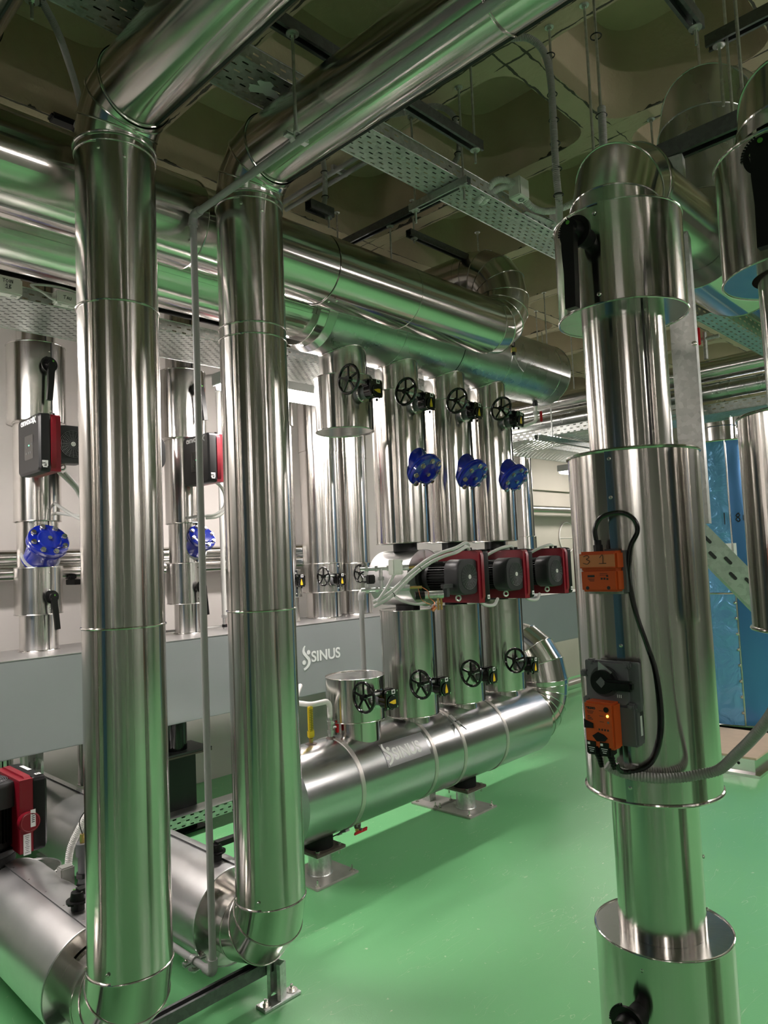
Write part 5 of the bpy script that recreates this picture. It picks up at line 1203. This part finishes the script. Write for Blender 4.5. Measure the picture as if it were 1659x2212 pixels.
# ================================================================== RIGHT COLUMNS
CX, CY = 1.99, .92; RJ, RI = .180, .115
t = thing('insulated_valve_column', 'big silver jacketed column at the right with orange actuators on it', 'pipe', (CX, CY, 0))
def col_part(nm, a, b_, r, seam, b0=0, b1=0, c0=None, c1=None):
    return put(nm, t, lambda mb: clad(mb, (CX, CY, a), (CX, CY, b_), r, seam=seam, bead0=b0, bead1=b1, cap0=c0, cap1=c1, n=96, lap=.003), world=True)
SE = -3.09
col_part('lower_jacket', .06, .60, RJ, SE, .004, .003, None, RI-.002)
col_part('lower_pipe', .60, .98, RI, .1)
col_part('actuator_jacket', .985, 1.919, RJ, SE, .0055, .005, RI-.002, RI-.002)
col_part('middle_pipe', 1.90, 2.33, RI, -2.2)
col_part('upper_jacket', 2.325, 2.605, RJ, -2.95, .003, .003, RI-.002, RI-.002)
put('base_plate', t, lambda mb: cyl(mb, (CX, CY, 0), (CX, CY, .06), RI, 'alu', 48), world=True)
R = .11; zX = 2.76
pb = [V((CX, CY, 2.60)), V((CX, CY, zX-R))]+[V((CX+R-R*math.cos(PI/2*i/2), CY, zX-R+R*math.sin(PI/2*i/2))) for i in (1, 2)]+[V((CX+R+.03, CY, zX))]
put('top_bend', t, lambda mb: gored(mb, pb, RI+.013, bead=.003), world=True)
put('high_run', t, lambda mb: clad(mb, pb[-1], (2.628, CY, zX), RI, seam=2.4, bead0=.003), world=True)
for a, z in ((SE+.06, 1.895), (SE+.05, 1.79), (SE+.06, 1.395), (SE+.06, 1.025), (SE+.06, .565)): screw(t, V((CX+(RJ+.002)*math.cos(a), CY+(RJ+.002)*math.sin(a), z))-t.location, (math.cos(a), math.sin(a), 0), 1.0)
for a, z in ((-3.02, 2.58), (-3.02, 2.35)): screw(t, V((CX+(RJ+.002)*math.cos(a), CY+(RJ+.002)*math.sin(a), z))-t.location, (math.cos(a), math.sin(a), 0), 1.0)
for z in (1.97, 2.10, 2.31): screw(t, V((CX+(RI+.002)*math.cos(-2.16), CY+(RI+.002)*math.sin(-2.16), z))-t.location, (-.55, -.83, 0), .9)
for z in (.66, .80): screw(t, V((CX+(RI+.002)*math.cos(-1.17), CY+(RI+.002)*math.sin(-1.17), z))-t.location, (.4, -.9, 0), .9)
t = thing('valve_jacket', 'wide silver jacket with an open end collar on the pipe leaving the right column', 'pipe jacket', (2.62, CY, zX))
put('sheet_shell', t, lambda mb: clad(mb, (2.63, CY, zX), (3.10, CY, zX), RJ, seam=2.2, bead0=.002, bead1=.002, cap0=RI+.001, cap1=RI+.001, n=80), world=True)
put('outlet_run', t, lambda mb: clad(mb, (3.102, CY, zX), (4.6, CY, zX), RI, seam=2.4), world=True)
screw(t, (0.03, -.14, -.115), (0, -.75, -.65)); screw(t, (0.055, -.135, -.12), (0, -.75, -.65))
LEFT = rot_from((0, -1, 0), (1, 0, 0), (0, 0, 1))
dup(lev, (CX-RJ-.045, CY+.005, 2.515), (0, 0, -PI/2), 'black lever on the upper jacket of the big right column', None, 1.02)
dup(lev, (CX-RJ-.045, CY-.005, .452), (0, 0, -PI/2), 'black lever at the bottom edge on the lower jacket of the big right column', None, 1.02)
# rotary actuators on the column (faces look along -X); local frame: x right (= -Y), y up (= Z), z out (= -X)
AX = (V((0, -1, 0)), V((0, 0, 1)), V((-1, 0, 0)))
def A(x, y, z): return AX[0]*x+AX[1]*y+AX[2]*z
t = thing('actuator', 'orange actuator box with taped handwritten 31 on the big right column', 'actuator', (CX-RJ, CY, 1.592), None, 'orange actuators on the right column')
put('lower_case', t, lambda mb: box(mb, A(0, -.022, .035), (.104, .058, .052), 'orange', AX, .005))
put('upper_case', t, lambda mb: box(mb, A(0, .030, .037), (.108, .050, .056), 'orange', AX, .006))
put('tape', t, lambda mb: (box(mb, A(.0, .030, .0656), (.100, .032, .001), 'tape', AX)))
strokes('handwriting', [[(-.038, .010), (-.028, .013), (-.022, .008), (-.030, .003), (-.021, -.002), (-.028, -.010), (-.040, -.007)], [(.008, .006), (.017, .013), (.017, -.009)], [(.006, -.009), (.026, -.009)]], t, A(0, .032, .0664), AX[0], AX[1], .0009, 'ink')
def prt(mb):
    box(mb, A(-.022, -.010, .0613), (.020, .006, .0006), 'ink', AX)
    for k in range(3): box(mb, A(-.022+.001*k, -.017-.003*k, .0613), (.019-.003*k, .0012, .0006), 'ink', AX)
    for x, y in ((.008, -.017), (.016, -.017), (.024, -.018), (.024, -.010)): box(mb, A(x, y, .0613), (.005, .005, .0006), 'ink', AX)
    for y in (-.004, -.0075): box(mb, A(.014, y, .0613), (.022, .001, .0006), 'ink', AX)
put('printing', t, prt)
for x in (-.034, .026):
    mb = MB(); cyl(mb, A(x, -.041, .060), A(x, -.041, .0617), .0048, 'ink', 16); mb.build('screw_hole', t)
put('mount', t, lambda mb: (box(mb, A(.0, -.053, .012), (.10, .012, .03), 'caulk', AX), box(mb, A(.055, .0, .012), (.01, .11, .03), 'cast_grey', AX)))
put('cable_gland', t, lambda mb: (cyl(mb, A(-.010, .055, .035), A(-.010, .072, .035), .013, 'black_plastic', 8), cyl(mb, A(-.010, .070, .035), A(-.010, .085, .035), .0095, 'black_plastic', 16), box(mb, A(.028, .057, .035), (.03, .006, .02), 'grey_dark', AX)))
def curve(z): return z
t = thing('actuator', 'lower actuator with grey gear plate, black crank and orange box, right column', 'actuator', (CX-RJ, CY-.005, 1.30), None, 'orange actuators on the right column')
put('back_plate', t, lambda mb: (prism(mb, rrect(.150, .125, .006), A(0, -.005, .022), AX[0], AX[1], AX[2], 0, .012, 'cast_grey'), box(mb, A(.0, -.03, .012), (.13, .17, .024), 'grey_dark', AX, .004)))
put('gear_plate', t, lambda mb: (prism(mb, rrect(.112, .105, .016), A(-.008, .0, .034), AX[0], AX[1], AX[2], 0, .010, 'cast_grey')))
for x, y in ((-.076, .022), (-.072, -.048), (.052, -.055), (-.055, .052), (.045, .050)):
    mb = MB(); box(mb, A(x, y, .034), (.022, .018, .022), 'cast_grey', AX, .004); hexhead(mb, A(x, y, .045), AX[2], .004, .003, 'cast_grey'); mb.build('clip', t)
put('dial', t, lambda mb: (cyl(mb, A(-.014, .006, .044), A(-.014, .006, .050), .040, 'grey_dark', 40), cyl(mb, A(-.014, .006, .050), A(-.014, .006, .066), .031, 'black_plastic', 40)))
put('crank', t, lambda mb: (box(mb, A(.035, .002, .066), (.075, .026, .022), 'black_plastic', AX, .006)))
put('square_key', t, lambda mb: box(mb, A(-.014, .006, .067), (.020, .020, .003), 'cast_grey', ((AX[0]+AX[1]).normalized(), (AX[1]-AX[0]).normalized(), AX[2])))
put('pointer_blade', t, lambda mb: prism(mb, [(-.022, .030), (-.020, .056), (-.006, .046), (.016, .030), (.012, .024)], A(-.005, .002, .052), AX[0], AX[1], AX[2], 0, .004, 'zinc'))
put('scale_text', t, lambda mb: [box(mb, A(.018+.005*k, -.030, .0445), (.002, .008, .0006), 'label', AX) for k in range(3)])
put('grey_case', t, lambda mb: box(mb, A(.022, -.105, .020), (.085, .105, .044), 'cast_grey', AX, .006))
put('case_label', t, lambda mb: box(mb, A(.0655, -.105, .018), (.001, .05, .010), 'label', AX))
oc = put('orange_case', t, lambda mb: box(mb, A(-.018, -.102, .062), (.082, .118, .044), 'orange', AX, .005))
put('buttons', oc, lambda mb: (cyl(mb, A(.004, -.060, .0838), A(.004, -.060, .0855), .007, 'black_plastic', 20), cyl(mb, A(.008, -.092, .0838), A(.008, -.092, .0848), .003, 'cast_grey', 14)))
put('indicator_light', oc, lambda mb: cyl(mb, A(.007, -.076, .0838), A(.007, -.076, .0852), .0032, 'led_yellow', 14))
lettering('lettering', 'BELIMO', .0075, oc, A(-.052, -.062, .0842), AX[0], AX[1], 'ink', .0004, .0007)
def prt2(mb):
    for k in range(3): box(mb, A(-.041, -.067-.003*k, .0843), (.020-.003*k, .0012, .0004), 'ink', AX)
    for k in range(3): box(mb, A(-.046+.002*k, -.080-.004*k, .0843), (.008+.004*k, .0018, .0004), 'ink', AX)
    for k in range(4): box(mb, A(-.018+.008*k, -.112, .0843), (.004, .005, .0004), 'ink', AX)
    for y in (-.064, -.077, -.092): box(mb, A(-.010, y, .0843), (.012, .0012, .0004), 'ink', AX)
put('printing', oc, prt2)
put('rubber_plugs', oc, lambda mb: (prism(mb, [(-.060, -.090), (-.034, -.098), (-.034, -.110), (-.060, -.112)], A(0, 0, .0835), AX[0], AX[1], AX[2], 0, .003, 'rubber'), prism(mb, [(-.038, -.130), (-.022, -.119), (-.006, -.124), (.004, -.132), (-.004, -.141), (-.026, -.143)], A(0, 0, .0835), AX[0], AX[1], AX[2], 0, .003, 'rubber')))
for x, tx in ((-.042, 'a'), (-.006, 'OUTPUT')):
    mb = MB(); box(mb, A(x, -.160, .066), (.030, .038, .040), 'black_plastic', AX, .003); cyl(mb, A(x+.004, -.178, .064), A(x+.010, -.215, .058), .0085, 'black_plastic', 14, .006)
    for k in range(4): torus(mb, A(x+.006+.001*k, -.186-.007*k, .063-.001*k), AX[1], .0085-.0006*k, .0015, 'black_plastic', 16, 5)
    pg = mb.build('plug', t)
    mb = MB(); box(mb, A(x-.007, -.150, .0865), (.007, .006, .0006), 'label', AX)
    for k in range(3): box(mb, A(x, -.160-.005*k, .0865), (.018-.004*k, .0015, .0006), 'label', AX)
    mb.build('plug_print', pg)
wire('actuator_cable', 'black cable looping from the upper orange actuator down the jacket to the lower one', 'cable', [[(1.766, .93, 1.677), (1.764, .93, 1.708), (1.770, .91, 1.738), (1.786, .865, 1.746), (1.800, .837, 1.726), (1.805, .832, 1.695), (1.798, .850, 1.657), (1.795, .858, 1.614), (1.799, .863, 1.572), (1.806, .853, 1.487), (1.817, .833, 1.402), (1.823, .818, 1.342), (1.826, .811, 1.271), (1.826, .811, 1.200), (1.820, .820, 1.142), (1.808, .838, 1.100), (1.790, .866, 1.080), (1.772, .893, 1.076), (1.757, .902, 1.085), (1.752, .905, 1.10)]], .0062, 'black_gloss')
flex('long grey corrugated conduit sweeping from the lower actuator out past the right edge', [(1.775, .945, 1.085), (1.783, .930, 1.074), (1.785, .888, 1.067), (1.803, .832, 1.064), (1.833, .783, 1.066), (1.862, .735, 1.076), (1.868, .690, 1.095), (1.831, .636, 1.147), (1.793, .584, 1.200), (1.754, .532, 1.261), (1.72, .478, 1.345), (1.70, .42, 1.44)], .0125, 'flex_grey')
# second column at the right edge
DX, DY = 2.0, .45
t = thing('insulated_valve_column', 'silver jacketed column cut off by the right edge of the photo', 'pipe', (DX, DY, 0))
def dcol(nm, a, b_, r, seam, b0=0, b1=0, c0=None, c1=None):
    return put(nm, t, lambda mb: clad(mb, (DX, DY, a), (DX, DY, b_), r, seam=seam, bead0=b0, bead1=b1, cap0=c0, cap1=c1, n=96, lap=.003), world=True)
dcol('upper_jacket', 2.315, 2.62, RJ, -2.3, .003, .004, RI-.002, RI-.002)
dcol('middle_pipe', 1.95, 2.32, .100, 2.85)
dcol('actuator_jacket', 1.44, 1.965, .172, -2.2, .005, .004, .098, .098)
dcol('lower_pipe', .02, 1.45, .100, 1.0)
pb = [V((DX, DY, 2.615)), V((DX, DY, zX-.02-R))]+[V((DX+R-R*math.cos(PI/2*i/2), DY, zX-.02-R+R*math.sin(PI/2*i/2))) for i in (1, 2)]+[V((DX+R+.03, DY, zX-.02))]
put('top_bend', t, lambda mb: gored(mb, [p+V((0, 0, .05)) for p in pb], RI+.01, bead=.004), world=True)
put('high_run', t, lambda mb: clad(mb, pb[-1]+V((0, 0, .05)), (4.6, DY, zX+.03), RI, seam=2.4), world=True)
for z in (2.23, 2.12): screw(t, V((DX+.102*math.cos(2.8), DY+.102*math.sin(2.8), z))-t.location, (math.cos(2.8), math.sin(2.8), 0), .9)
dup(lev, (DX-RJ-.045, DY+.0, 2.53), (0, 0, -PI/2), 'black lever cut by the right edge, on the upper jacket of the second column', None, 1.05)
# far drum elbow
t = thing('segmented_pipe_bend', 'large dark silver elbow behind the two columns at the upper right', 'pipe', (3.05, 1.02, 3.2))
px_, py_ = 3.0, .98
pb = [V((px_, py_, 2.98)), V((px_, py_, 3.32))]+[V((px_+.15-.15*math.cos(PI/2*i/2), py_, 3.32+.15*math.sin(PI/2*i/2))) for i in (1, 2)]+[V((4.8, py_, 3.47))]
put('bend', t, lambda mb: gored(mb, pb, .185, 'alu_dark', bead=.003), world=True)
put('end_ring', t, lambda mb: lathe(mb, (px_, py_, 2.98), (0, 0, 1), [(.19, 0), (.01, .0)], 'alu_dark', 48), world=True)
# galvanised post and slotted brace
t = thing('galvanised_post', 'flat galvanised steel post beside the big right column', 'post', (2.36, .90, 1.4))
put('post', t, lambda mb: channel(mb, (2.360, .885, 1.72), (2.360, .885, 2.935), .075, .05, (1, .2, 0), 'galv'), world=True)
for z in (2.30,): screw(t, V((2.345, .85, z))-t.location, (-1, 0, 0), 1.6)
t = thing('slotted_brace', 'sloping slotted galvanised channel between the two right columns', 'strut channel', (2.45, .92, 1.7))
b0, b1 = V((2.43, .955, 1.735)), V((2.70, .735, 1.36))
dd_ = (b1-b0).normalized(); nx = V((-.80, -.60, -.04)); nx = (nx-dd_*nx.dot(dd_)).normalized(); ny = dd_.cross(nx)
def brace(mb):
    L_ = (b1-b0).length; h = .085
    vs = [b0-ny*h/2, b1-ny*h/2, b1+ny*h/2, b0+ny*h/2]; mb.add(vs, [(0, 1, 2, 3)], 'galv', None, False)
    for s in (-1, 1):
        q = ny*(s*h/2); box(mb, (b0+b1)/2+q-nx*.022, (L_, .004, .045), 'galv', (dd_, ny, nx))
put('channel', t, brace, world=True)
put('slots', t, lambda mb: [prism(mb, rrect(.034, .011, .0054, 4), b0+dd_*x+ny*y+nx*.0012, dd_, ny, nx, 0, .0008, 'ink') for x, y in ((.10, -.012), (.20, -.012), (.30, -.012), (.15, .012), (.25, .012), (.35, .012), (.42, -.012))], world=True)

# ================================================================== BLUE WRAPPED TANK AND BACKGROUND AT THE RIGHT
BX, BY, BR = 6.95, 2.33, .60
t = thing('wrapped_tank', 'tall cylindrical tank in shiny blue protective film at the right', 'tank', (BX, BY, 0))
a0 = math.atan2(-BY, -BX); sm = a0+.03
def seg_shell(mb, z0, z1, aa, ab, mat, n=40):
    vs = []; fs = []
    for k in range(n+1):
        a = aa+(ab-aa)*k/n
        for z in (z0, z1): vs.append((BX+BR*math.cos(a), BY+BR*math.sin(a), z))
    for k in range(n): fs.append([2*k, 2*k+2, 2*k+3, 2*k+1])
    mb.add(vs, fs, mat)
put('film', t, lambda mb: (seg_shell(mb, .14, 1.235, sm, sm+4.6, 'blue_film', 70), seg_shell(mb, 1.245, 2.54, sm, sm+4.6, 'blue_film', 70)), world=True)
put('crumpled_foil', t, lambda mb: (seg_shell(mb, .14, 1.235, sm+4.6, sm+2*PI, 'blue_foil'), seg_shell(mb, 1.245, 2.54, sm+4.6, sm+2*PI, 'blue_foil')), world=True)
put('top', t, lambda mb: lathe(mb, (BX, BY, 2.54), (0, 0, 1), [(BR, 0), (.2, .02), (.0005, .02)], 'blue_film', 64), world=True)
def seams(mb):
    for z in (.14, 1.24, 2.54): torus(mb, (BX, BY, z), (0, 0, 1), BR+.002, .008, 'alu_far', 90, 6)
    cyl(mb, (BX+(BR+.003)*math.cos(sm), BY+(BR+.003)*math.sin(sm), .14), (BX+(BR+.003)*math.cos(sm), BY+(BR+.003)*math.sin(sm), 2.54), .007, 'alu_far', 8)
put('sheet_seam', t, seams, world=True)
for k in range(9): screw(t, V((BX+(BR+.006)*math.cos(sm-.02), BY+(BR+.006)*math.sin(sm-.02), .25+.13*k))-t.location, (math.cos(sm), math.sin(sm), 0), 2.2)
put('base', t, lambda mb: cyl(mb, (BX, BY, 0), (BX, BY, .14), BR-.05, 'black_matt', 56), world=True)
put('nozzle', t, lambda mb: (clad(mb, (BX-.13, BY-.05+.02, 2.56), (BX-.13, BY-.05+.02, 2.81), .13, 'alu_far', seam=-2.5, bead0=.01, bead1=.004), torus(mb, (BX-.13, BY-.05+.02, 2.72), (0, 0, 1), .132, .006, 'alu_far', 40, 6), gored(mb, [V((BX-.13, BY-.05+.02, 2.81)), V((BX-.13, BY-.05+.06, 2.88)), V((BX-.13, BY-.05+.4, 2.93))], .10, 'alu_far')), world=True)
al_ = sm+.10
def lab(mb):
    vs = [];
    for a in (sm-.16, sm-.06, sm+.05):
        for z in (1.40, 1.66): vs.append((BX+(BR+.004)*math.cos(a), BY+(BR+.004)*math.sin(a), z))
    mb.add(vs, [(0, 2, 3, 1), (2, 4, 5, 3)], 'label', None, False)
put('paper_label', t, lab, world=True)
e_out = V((math.cos(sm+.17), math.sin(sm+.17), 0)); e_r = V((-e_out.y, e_out.x, 0))
strokes('handwriting', [[(-.06, .03), (-.04, .05), (-.03, .03), (-.06, .0), (-.04, -.02), (-.03, 0), (-.06, .03)], [(0, .03), (.03, .04), (.03, .0), (0, -.01), (0, .03)], [(.07, .03), (.10, .03), (.08, .01), (.10, -.01), (.07, -.02)], [(-.15, .06), (-.15, -.04)]], t, V((BX, BY, 1.86))-t.location+e_out*(BR+.004), e_r, (0, 0, 1), .0045, 'ink')
e2_ = V((math.cos(sm-.05), math.sin(sm-.05), 0)); e2r = V((-e2_.y, e2_.x, 0))
put('label_print', t, lambda mb: [box(mb, V((BX, BY, 1.45+.02*k))+e2_*(BR+.0065)+e2r*(-.02), (.05-.015*(k % 3), .001, .006), 'grey_dark', (e2r, e2_, V((0, 0, 1)))) for k in range(9)], world=True)
t = thing('plinth', 'low sheet metal plinth with a wooden board on top in front of the blue tank', 'plinth', (5.86, 2.11, 0))
def plb(mb):
    lo_ = [(5.47, 1.75), (6.28, 1.75), (6.28, 2.48), (5.47, 2.48)]; up_ = [(5.51, 1.79), (6.24, 1.79), (6.24, 2.44), (5.51, 2.44)]
    vs = [(x, y, 0) for x, y in lo_]+[(x, y, .02) for x, y in lo_]+[(x, y, .03) for x, y in up_]+[(x, y, .125) for x, y in up_]
    fs = [[i*4+k, i*4+(k+1) % 4, (i+1)*4+(k+1) % 4, (i+1)*4+k] for i in range(3) for k in range(4)]+[[12, 13, 14, 15]]; mb.add(vs, fs, 'alu_plate', None, False)
put('casing', t, plb, world=True)
put('board', t, lambda mb: box(mb, (5.86, 2.115, .134), (.78, .70, .016), 'wood', None, .002), world=True)
put('hole', t, lambda mb: cyl(mb, (5.5095, 1.90, .08), (5.507, 1.90, .08), .010, 'ink', 14), world=True)
# high trays and pipes beyond the right column
tray('galvanised cable tray at the upper right, right of the galvanised post', (3.12, 1.08, 2.63), (5.2, 1.08, 2.63), .10, .07)
t = thing('high_level_pipe', 'silver pipe reflecting green beyond the galvanised post at the upper right', 'pipe', (5.4, 1.7, 2.925), None, 'far crossing pipes')
put('cladding', t, lambda mb: clad(mb, (5.4, -2.5, 2.925), (5.4, 3.9, 2.925), .078, 'alu_far', seam=1, n=48), world=True)
t = thing('high_level_pipe', 'thinner dull silver pipe just below the green reflecting one at the upper right', 'pipe', (5.4, 1.7, 2.765), None, 'far crossing pipes')
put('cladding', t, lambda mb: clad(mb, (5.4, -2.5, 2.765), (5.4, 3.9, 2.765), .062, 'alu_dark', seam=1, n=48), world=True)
tray('cable tray under the two crossing pipes at the upper right', (5.5, -2.0, 2.60), (5.5, 2.6, 2.60), .26, .07)
t = thing('ball_valve', 'small valve with red handle above the crossing pipes at the upper right', 'valve', (5.35, 1.86, 3.12))
put('body', t, lambda mb: (cyl(mb, (0, 0, -.12), (0, 0, .08), .016, 'zinc', 12), cyl(mb, (0, -.10, .03), (0, .15, .03), .014, 'zinc', 12)))
put('lever', t, lambda mb: box(mb, (-.03, .03, .05), (.016, .02, .13), 'red_handle', None, .004))
t = tray('wide perforated cable tray far away, left of the big right column', (5.55, 1.9, 2.62), (5.55, 3.85, 2.62), .60, .07)
tray('second far perforated tray branching along the wall left of the big right column', (5.87, 3.75, 2.62), (9.0, 3.75, 2.62), .45, .07)
strut('far strut bar under the distant perforated tray left of the big right column', (5.0, 3.10, 2.585), (6.4, 3.10, 2.585), .04, (0, 0, -1), [(5.25, 3.10, 2.53, 3.84), (6.2, 3.10, 2.53, 3.84)], 'galv')
t = thing('high_level_pipe', 'distant dull pipe with a bend under the ceiling left of the big right column', 'pipe', (8.0, 4.4, 3.18))
put('cladding', t, lambda mb: (gored(mb, [V((8.0, 4.9, 3.18)), V((8.0, 4.55, 3.18)), V((8.06, 4.46, 3.18)), V((8.15, 4.40, 3.18)), V((11.5, 4.40, 3.18))], .115, 'alu_dark')), world=True)
t = thing('floor_pipe', 'low silver pipe near the floor beyond the header elbow', 'pipe', (7.0, 4.4, .12))
put('cladding', t, lambda mb: clad(mb, (4.9, 4.35, .12), (9.5, 4.35, .12), .055, 'alu_far', n=32), world=True)
for x in (5.4, 7.2, 9.0):
    mb = MB(); box(mb, (x, 4.35, .032), (.05, .10, .064), 'black_steel'); mb.build('foot', t, world=True)
# behind the viewpoint: a tank seen in reflections, then things added to be reflected
t = thing('wrapped_tank', 'blue film wrapped tank behind the viewpoint at the left', 'tank', (-2.4, 1.75, 0))
put('film', t, lambda mb: lathe(mb, (-2.4, 1.75, .14), (0, 0, 1), [(.0005, 0), (.85, 0), (.85, 2.4), (.0005, 2.4)], 'blue_film_shaded', 64), world=True)
put('base', t, lambda mb: cyl(mb, (-2.4, 1.75, 0), (-2.4, 1.75, .14), .7, 'black_matt', 48), world=True)
t = thing('added_cabinet', 'grey cabinet added behind the viewpoint for the metal to reflect', 'cabinet', (-1.6, -1.2, 0))  # unseen cabinet added for the cladding to reflect
put('case', t, lambda mb: box(mb, (-1.6, -1.2, 1.05), (.5, 1.6, 2.1), 'housing', None, .006), world=True)
put('door', t, lambda mb: [box(mb, (-1.345, -1.2+s*.4, 1.07), (.012, .76, 1.96), 'housing', None, .004) for s in (-1, 1)], world=True)
put('handle', t, lambda mb: box(mb, (-1.33, -1.12, 1.1), (.02, .03, .14), 'black_plastic', None, .004), world=True)

for k, (x, y, r, lb) in enumerate(((-1.25, .45, .13, 'first'), (-1.15, -.35, .11, 'second'), (-.35, -1.55, .14, 'third'), (-2.6, -.55, .17, 'fourth'), (.832, -2.2, .10, 'fifth'))):  # upright pipes added so the risers reflect light streaks
    t = thing('insulated_branch_pipe', f'{lb} silver upright pipe added behind the viewpoint for reflections', 'pipe', (x, y, 0), None, 'silver pipes added behind the viewpoint')
    put('cladding', t, lambda mb: (clad(mb, (x, y, .02), (x, y, 1.6), r, 'alu_far', n=40, bead1=.004), clad(mb, (x, y, 1.6), (x, y, 3.83), r, 'alu_far', n=40)), world=True)
    put('floor_collar', t, lambda mb: lathe(mb, (x, y, .0), (0, 0, 1), [(r, .03), (r+.05, .02), (r+.05, 0)], 'alu_plate', 40), world=True)
